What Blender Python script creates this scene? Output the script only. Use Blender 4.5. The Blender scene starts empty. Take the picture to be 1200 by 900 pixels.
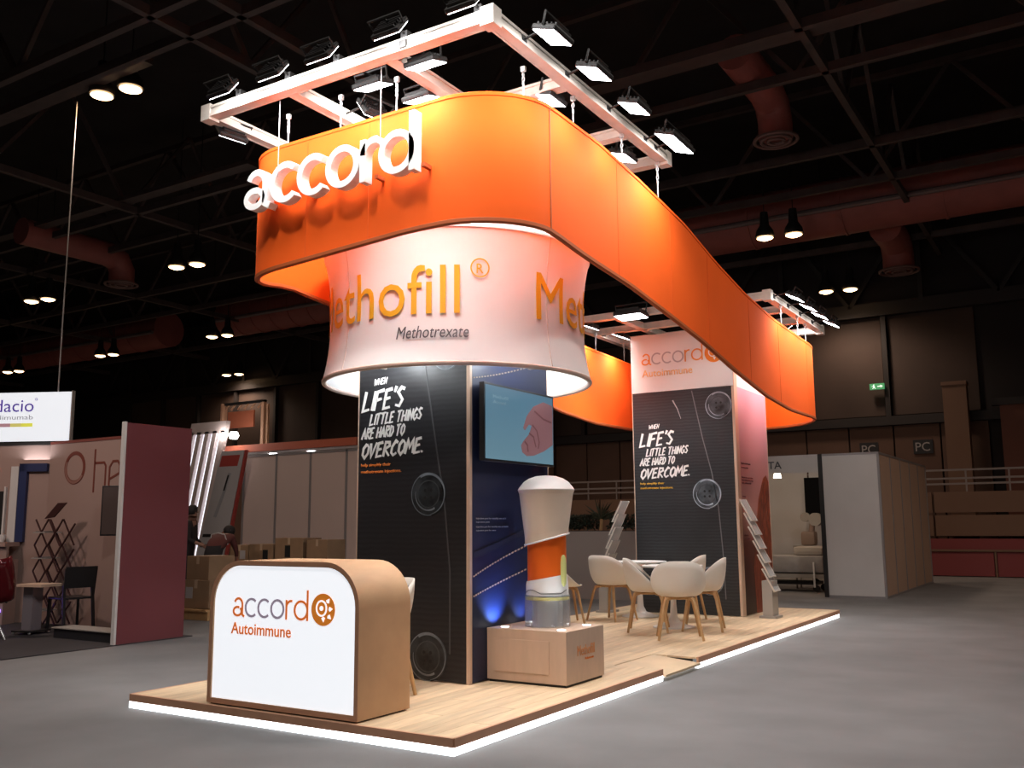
import bpy, bmesh, math, random
from mathutils import Vector, Matrix
R = math.radians
C = bpy.context.scene.collection
SC = bpy.context.scene
random.seed(7)
# ------------------------------------------------------------ camera
EYE = 1.38
cam_d = bpy.data.cameras.new('camera'); cam = bpy.data.objects.new('camera', cam_d); C.objects.link(cam)
yaw, pit, rol = R(31.98), R(8.52), R(-0.40)
fw = Vector((-math.sin(yaw)*math.cos(pit), math.cos(yaw)*math.cos(pit), math.sin(pit)))
rt = Vector((math.cos(yaw), math.sin(yaw), 0)); up = rt.cross(fw)
rt, up = rt*math.cos(rol)+up*math.sin(rol), -rt*math.sin(rol)+up*math.cos(rol)
m = Matrix((rt, up, -fw)).transposed().to_4x4(); m.translation = Vector((0, 0, EYE))
cam.matrix_world = m
cam_d.sensor_width = 36; cam_d.lens = 36*1102/1200; cam_d.clip_end = 300
SC.camera = cam
# ------------------------------------------------------------ world, exposure
SC.view_settings.view_transform = 'Standard'; SC.view_settings.look = 'None'
SC.view_settings.gamma = 1; SC.view_settings.exposure = 0.0
w = bpy.data.worlds.new('hall_dark'); SC.world = w; w.use_nodes = True
w.node_tree.nodes['Background'].inputs[0].default_value = (0.62, 0.45, 0.40, 1)
w.node_tree.nodes['Background'].inputs[1].default_value = 0.018
FLOOD = 150      # watts of each stand floodlight
HALL = 300      # watts of each hall lamp pair
# ------------------------------------------------------------ materials
MATS = {}
def mat(name, col, rough=.6, metal=0, noise=0, nscale=8, emit=None, estr=0, bump=0, bscale=60, alpha=1, trans=0, rnd=0, spec=.5, stretch=None):
    if name in MATS: return MATS[name]
    m = bpy.data.materials.new(name); m.use_nodes = True; MATS[name] = m
    nt = m.node_tree; b = nt.nodes['Principled BSDF']
    c4 = (*col, 1)
    b.inputs['Base Color'].default_value = c4; b.inputs['Roughness'].default_value = rough
    b.inputs['Metallic'].default_value = metal; b.inputs['Specular IOR Level'].default_value = spec
    tc = nt.nodes.new('ShaderNodeTexCoord'); src = tc.outputs['Object']
    if stretch:
        mp = nt.nodes.new('ShaderNodeMapping'); mp.inputs['Scale'].default_value = stretch
        nt.links.new(src, mp.inputs[0]); src = mp.outputs[0]
    if noise:
        n = nt.nodes.new('ShaderNodeTexNoise'); n.inputs['Scale'].default_value = nscale; n.inputs['Detail'].default_value = 5
        nt.links.new(src, n.inputs['Vector'])
        cr = nt.nodes.new('ShaderNodeValToRGB')
        cr.color_ramp.elements[0].position = .3; cr.color_ramp.elements[1].position = .7
        cr.color_ramp.elements[0].color = (*[c*(1-noise) for c in col], 1)
        cr.color_ramp.elements[1].color = (*[min(1, c*(1+noise)) for c in col], 1)
        nt.links.new(n.outputs[0], cr.inputs[0]); out = cr.outputs[0]
        if rnd:
            oi = nt.nodes.new('ShaderNodeObjectInfo'); hs = nt.nodes.new('ShaderNodeHueSaturation')
            ma = nt.nodes.new('ShaderNodeMapRange'); ma.inputs[3].default_value = 1-rnd; ma.inputs[4].default_value = 1+rnd
            nt.links.new(oi.outputs['Random'], ma.inputs[0]); nt.links.new(ma.outputs[0], hs.inputs['Value'])
            nt.links.new(out, hs.inputs['Color']); out = hs.outputs[0]
        nt.links.new(out, b.inputs['Base Color'])
    if bump:
        n = nt.nodes.new('ShaderNodeTexNoise'); n.inputs['Scale'].default_value = bscale
        nt.links.new(src, n.inputs['Vector'])
        bp = nt.nodes.new('ShaderNodeBump'); bp.inputs['Strength'].default_value = bump; bp.inputs['Distance'].default_value = .01
        nt.links.new(n.outputs[0], bp.inputs['Height']); nt.links.new(bp.outputs[0], b.inputs['Normal'])
    if emit:
        b.inputs['Emission Color'].default_value = (*emit, 1); b.inputs['Emission Strength'].default_value = estr
    if alpha < 1: b.inputs['Alpha'].default_value = alpha
    if trans: b.inputs['Transmission Weight'].default_value = trans
    return m
M_carpet = mat('grey_carpet', (.185, .18, .18), .95, noise=.12, nscale=1.2, bump=.4, bscale=220)
M_dcarpet = mat('dark_carpet', (.035, .03, .032), .95, noise=.1, nscale=3)
M_plank = mat('oak_plank', (.72, .54, .35), .45, noise=.16, nscale=3.2, rnd=.14, stretch=(6, .7, 4))
M_oak = mat('oak_veneer', (.56, .34, .19), .5, noise=.08, nscale=4, stretch=(5, 1, 1))
M_oakedge = mat('oak_edge', (.62, .33, .20), .5, noise=.06, nscale=6)
M_plinth = mat('pale_oak_laminate', (.60, .43, .32), .5, noise=.05, nscale=4, stretch=(4, 4, 1))
M_white = mat('white_laminate', (.78, .77, .75), .5)
M_wfab = mat('white_stretch_fabric', (.80, .79, .78), .85, noise=.02, nscale=3, bump=.08, bscale=300)
M_orange = mat('orange_stretch_fabric', (.95, .122, .009), .8, noise=.03, nscale=2, bump=.08, bscale=300, spec=.2)
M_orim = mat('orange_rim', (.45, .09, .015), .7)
M_oseam = mat('orange_seam', (.80, .10, .008), .8)
M_letter = mat('white_acrylic', (.90, .88, .86), .35)
M_alu = mat('truss_aluminium', (.66, .60, .54), .4, metal=.25, noise=.08, nscale=9)
M_steel = mat('chain_steel', (.7, .7, .7), .35, metal=.8)
M_black = mat('black_metal', (.015, .014, .014), .5)
M_bplast = mat('black_plastic', (.02, .02, .022), .35)
M_led = mat('led_strip', (1, 1, 1), .5, emit=(.90, .97, 1), estr=3.2)
M_lamp = mat('flood_lens', (1, 1, 1), .4, emit=(.93, .96, 1), estr=14)
M_warm = mat('hall_lens', (1, .8, .6), .4, emit=(1, .60, .30), estr=12)
M_chair = mat('cream_shell', (.80, .74, .66), .5)
M_pad = mat('grey_green_pad', (.17, .18, .165), .8, noise=.1, nscale=20)
M_leg = mat('oak_leg', (.52, .31, .14), .5, noise=.12, nscale=12)
M_card = mat('cardboard', (.30, .19, .11), .9, noise=.08, nscale=5)
M_tape = mat('packing_tape', (.5, .36, .24), .4)
M_hall = mat('hall_steel', (.075, .055, .052), .6, noise=.2, nscale=3)
M_roof = mat('hall_roof_sheet', (.018, .015, .016), .8, noise=.3, nscale=1)
M_duct = mat('red_brown_duct', (.34, .105, .09), .5, noise=.1, nscale=2)
def poster(name, base, kind):
    m = bpy.data.materials.new(name); m.use_nodes = True; MATS[name] = m
    nt = m.node_tree; b = nt.nodes['Principled BSDF']; b.inputs['Roughness'].default_value = .45
    tc = nt.nodes.new('ShaderNodeTexCoord')
    n = nt.nodes.new('ShaderNodeTexNoise'); n.inputs['Scale'].default_value = 2.5; n.inputs['Detail'].default_value = 8
    nt.links.new(tc.outputs['Object'], n.inputs['Vector'])
    mx = nt.nodes.new('ShaderNodeMix'); mx.data_type = 'RGBA'
    wv = nt.nodes.new('ShaderNodeTexWave'); nt.links.new(tc.outputs['Object'], wv.inputs['Vector'])
    if kind == 'rib':
        wv.bands_direction = 'Z'; wv.inputs['Scale'].default_value = 7; wv.inputs['Distortion'].default_value = 2.5
        wv.inputs['Detail'].default_value = 3; wv.inputs['Detail Scale'].default_value = 1.4
        a, c = base, tuple(x*2.3 for x in base)
    else:
        wv.bands_direction = 'DIAGONAL'; wv.inputs['Scale'].default_value = 60; wv.inputs['Distortion'].default_value = 1
        a, c = base, tuple(x*1.8 for x in base)
    mul = nt.nodes.new('ShaderNodeMath'); mul.operation = 'MULTIPLY'
    nt.links.new(wv.outputs[1], mul.inputs[0]); nt.links.new(n.outputs[0], mul.inputs[1])
    nt.links.new(mul.outputs[0], mx.inputs[0])
    mx.inputs[6].default_value = (*a, 1); mx.inputs[7].default_value = (*c, 1)
    nt.links.new(mx.outputs[2], b.inputs['Base Color'])
    return m
M_jacket = poster('charcoal_knit_print', (.010, .010, .012), 'rib')
M_jacket2 = poster('grey_knit_print', (.019, .021, .024), 'rib')
M_denim = poster('navy_denim_print', (.008, .014, .045), 'denim')
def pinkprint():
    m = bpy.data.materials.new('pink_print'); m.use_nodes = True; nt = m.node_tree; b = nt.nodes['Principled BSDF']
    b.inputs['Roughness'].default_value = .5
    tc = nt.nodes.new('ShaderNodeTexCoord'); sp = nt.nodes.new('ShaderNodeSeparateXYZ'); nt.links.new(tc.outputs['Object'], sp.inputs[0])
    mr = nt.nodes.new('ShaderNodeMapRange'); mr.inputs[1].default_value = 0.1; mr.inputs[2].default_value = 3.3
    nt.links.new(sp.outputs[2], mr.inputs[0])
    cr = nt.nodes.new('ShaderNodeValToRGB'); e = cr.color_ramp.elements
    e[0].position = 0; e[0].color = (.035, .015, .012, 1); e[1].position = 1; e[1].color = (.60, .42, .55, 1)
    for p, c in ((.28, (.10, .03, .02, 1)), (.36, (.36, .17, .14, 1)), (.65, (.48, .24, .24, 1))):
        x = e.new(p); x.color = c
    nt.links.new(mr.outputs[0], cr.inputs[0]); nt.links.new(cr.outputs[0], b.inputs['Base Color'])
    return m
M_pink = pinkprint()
def flat(name, col, **k): return mat(name, col, .6, **k)
T_org = flat('print_orange', (.80, .22, .03)); T_lil = flat('print_lilac_grey', (.34, .29, .36)); T_yel = flat('print_yellow', (.80, .45, .03))
T_grey = flat('print_dark_grey', (.09, .09, .10)); T_wht = flat('print_white', (.85, .85, .83)); T_blk = flat('print_black', (.01, .01, .01))
T_lgrey = flat('print_light_grey', (.42, .40, .40)); T_purple = flat('print_purple', (.09, .04, .30)); T_dim = flat('print_dim_grey', (.30, .31, .33))
T_rust = flat('print_rust', (.17, .04, .025))
# ------------------------------------------------------------ mesh helpers
def thing(name, label, cat, loc=(0, 0, 0), rz=0, group=None, parent=None):
    o = bpy.data.objects.new(name, None); C.objects.link(o); o.empty_display_size = .1
    o.location = loc; o.rotation_euler = (0, 0, rz)
    if label: o['label'] = label
    if cat: o['category'] = cat
    if group: o['group'] = group
    if parent: o.parent = parent
    return o
def tag(o, label, cat=None, group=None):
    o['label'] = label
    if cat: o['category'] = cat
    if group: o['group'] = group
    return o
def obj(name, bm, m, parent=None, smooth=False, label=None, kind=None, loc=None):
    me = bpy.data.meshes.new(name)
    bmesh.ops.recalc_face_normals(bm, faces=bm.faces[:])
    bm.to_mesh(me); bm.free()
    for mm in (m if isinstance(m, (list, tuple)) else [m]): me.materials.append(mm)
    if smooth:
        for p in me.polygons: p.use_smooth = True
        try: me.set_sharp_from_angle(angle=R(40))
        except Exception: pass
    o = bpy.data.objects.new(name, me); C.objects.link(o)
    if parent: o.parent = parent
    if label: o['label'] = label
    if kind: o['kind'] = kind
    if loc: o.location = loc
    return o
def struct(name, bm, m, **k): return obj(name, bm, m, kind='structure', **k)
def B(): return bmesh.new()
def box(bm, x0, x1, y0, y1, z0, z1, bev=0):
    r = bmesh.ops.create_cube(bm, size=1, matrix=Matrix.LocRotScale(Vector(((x0+x1)/2, (y0+y1)/2, (z0+z1)/2)), None, Vector((abs(x1-x0), abs(y1-y0), abs(z1-z0)))))
    if bev:
        es = list({e for v in r['verts'] for e in v.link_edges})
        bmesh.ops.bevel(bm, geom=es, offset=bev, segments=2, affect='EDGES', profile=.6)
    return bm
def bx(*a, bev=0): return box(B(), *a, bev=bev)
def frame_of(d):
    d = d.normalized(); a = Vector((0, 0, 1)) if abs(d.z) < .95 else Vector((1, 0, 0))
    u = d.cross(a).normalized(); return u, u.cross(d).normalized()
def tube(bm, pts, r, seg=8, closed=False, r1=None, cap=True):
    pts = [Vector(p) for p in pts]; n = len(pts); rings = []
    for i, p in enumerate(pts):
        if closed: d = pts[(i+1) % n]-pts[i-1]
        else: d = pts[min(i+1, n-1)]-pts[max(i-1, 0)]
        if i == 0 or True:
            if rings == []: u, v = frame_of(d)
            else:
                dn = d.normalized(); u = (pu - dn*pu.dot(dn))
                if u.length < 1e-5: u, v = frame_of(d)
                u.normalize(); v = u.cross(dn).normalized()
        pu = u
        rr = r if r1 is None else r+(r1-r)*i/max(1, n-1)
        rings.append([bm.verts.new(p+(u*math.cos(a)+v*math.sin(a))*rr) for a in [2*math.pi*k/seg+math.pi/seg for k in range(seg)]])
    for i in range(n if closed else n-1):
        A, D = rings[i], rings[(i+1) % n]
        for k in range(seg): bm.faces.new((A[k], A[(k+1) % seg], D[(k+1) % seg], D[k]))
    if not closed and cap:
        bm.faces.new(rings[0][::-1]); bm.faces.new(rings[-1])
    return bm
def bar(bm, a, b, w, h):            # rectangular bar, w across horizontally, h upwards
    a, b = Vector(a), Vector(b); d = (b-a).normalized()
    s = d.cross(Vector((0, 0, 1)));
    if s.length < .01: s = Vector((1, 0, 0))
    s.normalize(); t = s.cross(d).normalized()
    vs = [[bm.verts.new(p+s*w/2*i+t*h/2*j) for i, j in ((-1, -1), (1, -1), (1, 1), (-1, 1))] for p in (a, b)]
    for k in range(4): bm.faces.new((vs[0][k], vs[0][(k+1) % 4], vs[1][(k+1) % 4], vs[1][k]))
    bm.faces.new(vs[0][::-1]); bm.faces.new(vs[1]); return bm
def lathe(bm, prof, seg=40, cx=0, cy=0, caps=True):
    rings = [[bm.verts.new((cx+r*math.cos(2*math.pi*k/seg), cy+r*math.sin(2*math.pi*k/seg), z)) for k in range(seg)] for r, z in prof]
    for A, D in zip(rings, rings[1:]):
        for k in range(seg): bm.faces.new((A[k], A[(k+1) % seg], D[(k+1) % seg], D[k]))
    if caps:
        bm.faces.new(rings[0][::-1]); bm.faces.new(rings[-1])
    return bm
def prism(bm, pts, fr, depth):      # pts 2-D (ccw), fr = function (a,b,c)->Vector, extruded from c=0 to c=depth
    A = [bm.verts.new(fr(x, y, 0)) for x, y in pts]; D = [bm.verts.new(fr(x, y, depth)) for x, y in pts]
    n = len(pts)
    for k in range(n): bm.faces.new((A[k], A[(k+1) % n], D[(k+1) % n], D[k]))
    bm.faces.new(A[::-1]); bm.faces.new(D); return bm
def disc(bm, fr, cx, cy, r, c0=0, depth=.002, seg=28, sx=1):
    return prism(bm, [(cx+r*sx*math.cos(2*math.pi*k/seg), cy+r*math.sin(2*math.pi*k/seg)) for k in range(seg)], lambda a, b, c: fr(a, b, c+c0), depth)
def stroke(bm, pts, wd, fr, depth, c0=0, closed=False, w1=None):   # flat thick line extruded
    P = [Vector(p).to_2d() for p in pts]; n = len(P); L = []
    for i in range(n):
        a = P[i-1] if (i > 0 or closed) else None; b = P[(i+1) % n] if (i < n-1 or closed) else None
        if a is None: t = (b-P[i]).normalized(); k = 1
        elif b is None: t = (P[i]-a).normalized(); k = 1
        else:
            t1 = (P[i]-a).normalized(); t2 = (b-P[i]).normalized(); t = (t1+t2)
            t = t.normalized() if t.length > 1e-4 else t1
            k = min(1.6, 1/max(.35, abs(t.dot(t1))))
        nn = Vector((-t.y, t.x)); ww = wd if w1 is None else wd+(w1-wd)*i/(n-1)
        q0, q1 = P[i]+nn*ww/2*k, P[i]-nn*ww/2*k
        L.append([bm.verts.new(fr(q[0], q[1], c)) for q, c in ((q0, c0), (q1, c0), (q1, c0+depth), (q0, c0+depth))])
    for i in range(n if closed else n-1):
        A, D = L[i], L[(i+1) % n]
        for k in range(4): bm.faces.new((A[k], A[(k+1) % 4], D[(k+1) % 4], D[k]))
    if not closed:
        bm.faces.new(L[0][::-1]); bm.faces.new(L[-1])
    return bm
def arc(cx, cy, rx, ry, a0, a1, n=14): return [(cx+rx*math.cos(R(a0+(a1-a0)*i/n)), cy+ry*math.sin(R(a0+(a1-a0)*i/n))) for i in range(n+1)]
# frames: (right, up, out)
def fr_y(x0, y0, z0, s=1): return lambda a, b, c: Vector((x0+a*s, y0-c, z0+b*s))      # face looking to -y
def fr_x(x0, y0, z0, s=1): return lambda a, b, c: Vector((x0+c, y0+a*s, z0+b*s))      # face looking to +x
def fr_up(x0, y0, z0): return lambda a, b, c: Vector((x0+a, y0+b, z0+c))
# text through the built-in font, converted to a mesh
def text_mesh(txt, shear=0, offset=0, space=1):
    cu = bpy.data.curves.new('t', 'FONT'); cu.body = txt; cu.size = 1; cu.resolution_u = 3; cu.shear = shear; cu.offset = offset; cu.space_character = space
    o = bpy.data.objects.new('t', cu); C.objects.link(o)
    dg = bpy.context.evaluated_depsgraph_get(); dg.update()
    me = bpy.data.meshes.new_from_object(o.evaluated_get(dg)); bpy.data.objects.remove(o); bpy.data.curves.remove(cu)
    return me
def text(name, txt, fr, width, height, m, parent, capz=.73, depth=.003, shear=0, offset=0, label=None, sub=0, space=1):
    me = text_mesh(txt, shear, offset, space); bm = B(); bm.from_mesh(me); bpy.data.meshes.remove(me)
    xs = [v.co.x for v in bm.verts]; x0, x1 = min(xs), max(xs)
    sx = width/(x1-x0) if width else height/capz
    sy = height/capz
    for v in bm.verts: v.co.x = (v.co.x-x0)*sx; v.co.y *= sy
    if sub:
        for _ in range(6):
            es = [e for e in bm.edges if e.calc_length() > sub]
            if not es: break
            bmesh.ops.subdivide_edges(bm, edges=es, cuts=1)
        bmesh.ops.triangulate(bm, faces=bm.faces[:])
    ext = bmesh.ops.extrude_face_region(bm, geom=bm.faces[:])
    top = {v for v in ext['geom'] if isinstance(v, bmesh.types.BMVert)}
    for v in bm.verts: v.co = fr(v.co.x, v.co.y, depth if v in top else 0)
    o = obj(name, bm, m, parent)
    if label: o['label'] = label
    return o
# "accord" letters as drawn outlines; unit = x-height 1
def accord(fr, s, wd, depth, mats, parent, name='letter', gap=.16, lab=None, asc=1.5):
    x = 0; o_ = []; h = wd/2
    def emit(bm, k):
        ob = obj(name, bm, mats[k], parent, label=lab); o_.append(ob)
    r = .5-h
    f = lambda a, b, c: fr(a*s, b*s, c)
    for k, ch in enumerate('accord'):
        bm = B()
        if ch == 'a':
            W = .84
            stroke(bm, arc(x+.42, .62, .36-h, .38-h, 155, 0)+[(x+W-h-.06, .12), (x+W+.03, .02)], wd, f, depth)
            stroke(bm, arc(x+.36, .28, .36-h, .28-h, 65, 410, 22), wd*.97, f, depth*.97)
        elif ch == 'c':
            W = .86
            stroke(bm, arc(x+.5, .5, r, r, 48, 312, 24), wd, f, depth)
        elif ch == 'o':
            W = 1.0
            stroke(bm, arc(x+.5, .5, r, r, 0, 360, 28)[:-1], wd, f, depth, closed=True)
        elif ch == 'r':
            W = .50
            stroke(bm, [(x+h, 0), (x+h, .98)], wd, f, depth)
            stroke(bm, arc(x+h+.34, .60, .34, .40-h, 178, 80, 8), wd, f, depth*.97)
        else:
            W = 1.0
            stroke(bm, arc(x+.5, .5, r, r, 0, 360, 28)[:-1], wd, f, depth*.97, closed=True)
            stroke(bm, [(x+W-h, 0), (x+W-h, asc)], wd, f, depth)
        emit(bm, k); x += W+gap*(.6 if ch == 'a' else .75)
    return x
ACW = 5.72   # total width of the word in x-heights (approx.)
def emblem(fr, r, parent, d=.003, scale_c=1):
    e = obj('emblem_disc', disc(B(), fr, 0, 0, r, 0, d, 36), T_org2, parent, label='orange round emblem with a white ring and petals')
    bm = B(); q = d+.0005
    stroke(bm, arc(-.12*r, .08*r, .42*r, .46*r, 0, 360, 26)[:-1], .10*r, fr, d, q, closed=True)
    disc(bm, fr, -.12*r, .08*r, .15*r, q, d, 14)
    for a, rr in ((52, .72), (5, .66), (-38, .72), (-85, .60)):
        cx, cy = rr*r*math.cos(R(a)), rr*r*math.sin(R(a))
        prism(bm, [(cx+.17*r*math.cos(R(a+t)), cy+.17*r*math.sin(R(a+t))) for t in (0, 120, 180, 240)], lambda x, y, c: fr(x, y, c+q), d)
    obj('emblem_mark', bm, T_whtE, e)
    return e
T_org2 = flat('emblem_orange', (.85, .25, .02)); T_whtE = T_wht

# ------------------------------------------------------------ hall: floor, walls, roof
struct('floor', bx(-60, 14, -8, 29.2, -.1, 0), M_carpet)
struct('trim_1', bx(-24, -10.02, 3.2, 8.3, 0.001, .012), M_dcarpet, label='dark carpet of the neighbouring stand')
WY = 29.0
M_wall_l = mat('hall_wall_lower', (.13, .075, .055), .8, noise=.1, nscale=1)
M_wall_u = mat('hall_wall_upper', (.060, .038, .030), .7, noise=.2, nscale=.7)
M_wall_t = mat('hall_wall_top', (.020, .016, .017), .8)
M_pinkwall = mat('pink_board', (.28, .06, .065), .7)
M_beige = mat('beige_board', (.22, .13, .09), .8)
M_post = mat('dark_post', (.022, .018, .018), .6)
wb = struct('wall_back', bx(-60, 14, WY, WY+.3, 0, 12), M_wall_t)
# lower cladding panels and tall upper sheets, each a part of the wall
pl_me = None
def pieces(parent, name, m, xs, w_, z0, z1, y0, y1):
    first = None
    for x in xs:
        if first is None:
            first = obj(name, bx(0, w_, y0, y1, z0, z1, bev=.015), m, parent, loc=(x, 0, 0))
        else:
            c = first.copy(); c.location = (x, 0, 0); C.objects.link(c); c.parent = parent
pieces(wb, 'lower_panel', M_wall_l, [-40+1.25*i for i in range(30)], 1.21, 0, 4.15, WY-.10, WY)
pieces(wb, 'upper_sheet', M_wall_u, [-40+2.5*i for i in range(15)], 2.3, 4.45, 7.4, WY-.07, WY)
for x in [-40.1+2.5*i for i in range(15)]:
    obj('wall_post', bx(x-.07, x+.07, WY-.22, WY, 4.2, 7.6), M_post, wb)
obj('wall_rail', bx(-60, 14, WY-.25, WY, 4.16, 4.42), M_post, wb)
obj('wall_rail', bx(-60, 14, WY-.3, WY, 7.4, 7.8), M_post, wb)
bm = B()
for x in range(-42, 12, 4):
    bar(bm, (x, WY-.25, 7.7), (x+2, WY-.25, 10.6), .12, .12); bar(bm, (x+4, WY-.25, 7.7), (x+2, WY-.25, 10.6), .12, .12)
    bar(bm, (x+2, WY-.25, 7.7), (x+2, WY-.25, 10.6), .12, .12)
bar(bm, (-44, WY-.25, 10.6), (12, WY-.25, 10.6), .15, .15)
obj('wall_bracing', bm, M_post, wb)
wl = struct('wall_left', bx(-60.3, -60, -8, 29.2, 0, 12), M_wall_t)
struct('wall_right', bx(14, 14.3, -8, 29.2, 0, 12), M_wall_t)
ce = struct('ceiling', bx(-60, 14, -8, 29.2, 12, 12.3), M_roof)
# gangway and pink boards at the right of the back wall
gw = thing('raised_gangway', 'raised beige gangway with pipe railing above pink boards at the back wall', 'gangway', (0, 0, 0))
GY = 27.0
obj('railing', (lambda b: [bar(b, (-17, GY, z), (6, GY, z), .05, .05) for z in (2.72, 2.5, 2.36)] and b)(B()), mat('pipe_pale', (.30, .26, .25), .5), gw)
bm = B()
for i in range(24): bar(bm, (-17+i, GY, 2.05), (-17+i, GY, 2.72), .04, .04)
obj('railing_post', bm, MATS['pipe_pale'], gw, kind='stuff')
for i in range(7):
    x = -16.8+3.25*i
    obj('side_board', bx(x, x+3.2, GY-.05, GY+.05, 1.62, 2.15), M_beige, gw); obj('side_board', bx(x, x+3.2, GY-.05, GY+.05, 1.02, 1.55), M_beige, gw)
    obj('gangway_post', bx(x-.05, x, GY+.1, GY+.2, 0, 2.1), M_beige, gw)
obj('deck', bx(-17, 6, GY+.05, GY+1.6, 1.0, 1.1), M_beige, gw)
pb = thing('board_barrier', 'low pink board barrier standing in front of the back wall', 'barrier', (0, 0, 0))
for i in range(9):
    x = -16.8+2.4*i
    obj('board', bx(x, x+2.33, GY-.3, GY-.25, .02, .62), M_pinkwall, pb)
    obj('board_post', bx(x-.05, x-.01, GY-.33, GY-.22, 0, .66), M_beige, pb)
obj('top_rail', bx(-16.8, 4.8, GY-.34, GY-.2, .63, .68), M_beige, pb)
obj('upper_board', bx(-16.8, 4.8, GY-.1, GY-.06, .64, .95), M_pinkwall, pb)
for x, wd_, m_, lab in ((-3.25, .6, M_beige, 'beige wall column beside the large red-brown panels'), (-16.5, .7, M_beige, 'beige wall column seen between the two towers')):
    t = thing('wall_column', lab, 'column', (x, WY-.7, 0)); obj('shaft', bx(-wd_/2, wd_/2, -.2, .25, 0, 5.1), m_, t); obj('cap', bx(-wd_/2-.02, wd_/2+.02, -.22, .27, 5.1, 5.2), m_, t)
t = thing('red_brown_door', 'large red-brown sliding door in the back wall', 'door', (-2.3, WY-.5, 0))
for i in range(4): obj('door_leaf', bx(.1+i*1.9, .1+i*1.9+1.86, 0, .08, .05, 4.5), mat('red_brown_panel', (.17, .065, .045), .7, noise=.08, nscale=1), t)
obj('door_track', bx(-.1, 7.8, -.05, .15, 4.5, 4.7), M_post, t)
# exit sign and small number plates
t = thing('exit_sign', 'small lit green exit sign on the back wall post', 'sign', (-5.35, WY-.3, 5.3))
obj('sign_box', bx(-.28, .28, -.06, .06, -.12, .12), mat('exit_green', (.1, .5, .2), .5, emit=(.10, .45, .20), estr=.35), t)
t.scale = (.72,)*3
bm = B(); f_ = fr_y(0, -.061, 0)
prism(bm, [(.02, -.02), (.14, -.02), (.14, -.06), (.23, .0), (.14, .06), (.14, .02), (.02, .02)], f_, .004)
stroke(bm, [(-.17, -.09), (-.12, -.02), (-.13, .04)], .025, f_, .004); stroke(bm, [(-.12, -.01), (-.06, -.09)], .025, f_, .004); disc(bm, f_, -.115, .07, .02, 0, .004, 10); stroke(bm, [(-.2, 0), (-.13, .04), (-.07, 0)], .018, f_, .004)
obj('pictogram', bm, mat('exit_white', (.9, 1, .9), .5, emit=(.8, 1, .85), estr=.9), t)
for x, lab, z in ((-5.72, 'black number plate on the wall panels, the left one', 3.49), (-4.25, 'black number plate on the wall panels, the right one', 3.50)):
    t = thing('number_plate', lab, 'plate', (x, WY-.13, z), group='number plates on the hall wall')
    obj('plate', bx(-.26, .26, 0, .02, -.2, .2), M_bplast, t); text('lettering', 'PC', fr_y(-.2, 0, -.12), .38, .26, T_lgrey, t)
# roof steel: chords and diagonals of the space frame
CH = 9.0
def chord(a, b, wd=.13):
    o = obj('roof_beam', bar(B(), a, b, wd, wd+.04), M_hall); tag(o, None or '', None); return o
roof = thing('roof_truss', 'dark steel roof trusses crossing under the hall ceiling', 'roof truss', (0, 0, CH))
roof.location = (0, 0, 0)
ys = [3.0, 8.27, 9.0, 13.9, 15.55, 19.3, 21.5, 26.6]
xs = [4.2, -3.4, -10.35, -11.5, -19.4, -26.8, -34.2, -41.5, -49]
for y in ys: obj('cross_chord', bar(B(), (-58, y, CH), (13.5, y, CH), .12, .16), M_hall, roof)
for x in xs: obj('long_chord', bar(B(), (x, -6, CH), (x, 28.6, CH), .12, .16), M_hall, roof)
for y in (8.27, 15.55, 21.5):
    obj('top_chord', bar(B(), (-58, y, 11.4), (13.5, y, 11.4), .14, .14), M_hall, roof)
    for x in [-52+3.7*i for i in range(17)]:
        obj('diagonal', bar(B(), (x, y, CH), (x+1.85, y, 11.4), .08, .08), M_hall, roof)
        obj('diagonal', bar(B(), (x+3.7, y, CH), (x+1.85, y, 11.4), .08, .08), M_hall, roof)
for x in (-19.4, -11.5, -3.4, -34.2):
    for y in [0+3.4*i for i in range(8)]:
        obj('diagonal', bar(B(), (x, y, CH), (x, y+1.7, 11.4), .08, .08), M_hall, roof)
        obj('diagonal', bar(B(), (x, y+3.4, CH), (x, y+1.7, 11.4), .08, .08), M_hall, roof)
for x0, x1, y in ((-26, -13, 9.0), (-10, 3, 14.1), (-13, 3, 19.3), (-26, -15, 13.2)):
    o = obj('cable_tray', bar(B(), (x0, y+.3, CH+.15), (x1, y+.3, CH+.15), .3, .10), M_hall, roof)
def pipe(name, label, pts, r, m_, cat='duct', seg=20, grille=None):
    t = thing(name, label, cat, (0, 0, 0), group='hall ceiling ducts')
    obj('duct_tube', tube(B(), pts, r, seg), m_, t, smooth=True)
    return t
for (x0, x1, y, lab) in ((-9.6, 9, 23.9, 'long red-brown ceiling duct running behind the right of the stand'), (-46, -31.5, 24.3, 'red-brown ceiling duct far left above the lit name box'), (-28, -20.5, 24.3, 'red-brown ceiling duct just left of the white drum')):
    t = pipe('ceiling_duct', lab, [(x0+(x1-x0)*i/8, y, 9.3) for i in range(9)], .72, M_duct)
    bm = B(); tube(bm, [(x0, y-.8, 9.05), (x1, y-.8, 9.05)], .07, 8); obj('side_pipe', bm, mat('pipe_grey', (.22, .17, .17), .4, metal=.3), t)
    for i in range(1, 8):
        bm = B(); x = x0+(x1-x0)*i/8; tube(bm, [(x-.03, y, 9.3), (x+.03, y, 9.3)], .745, 20); obj('duct_collar', bm, M_duct, t)
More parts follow.
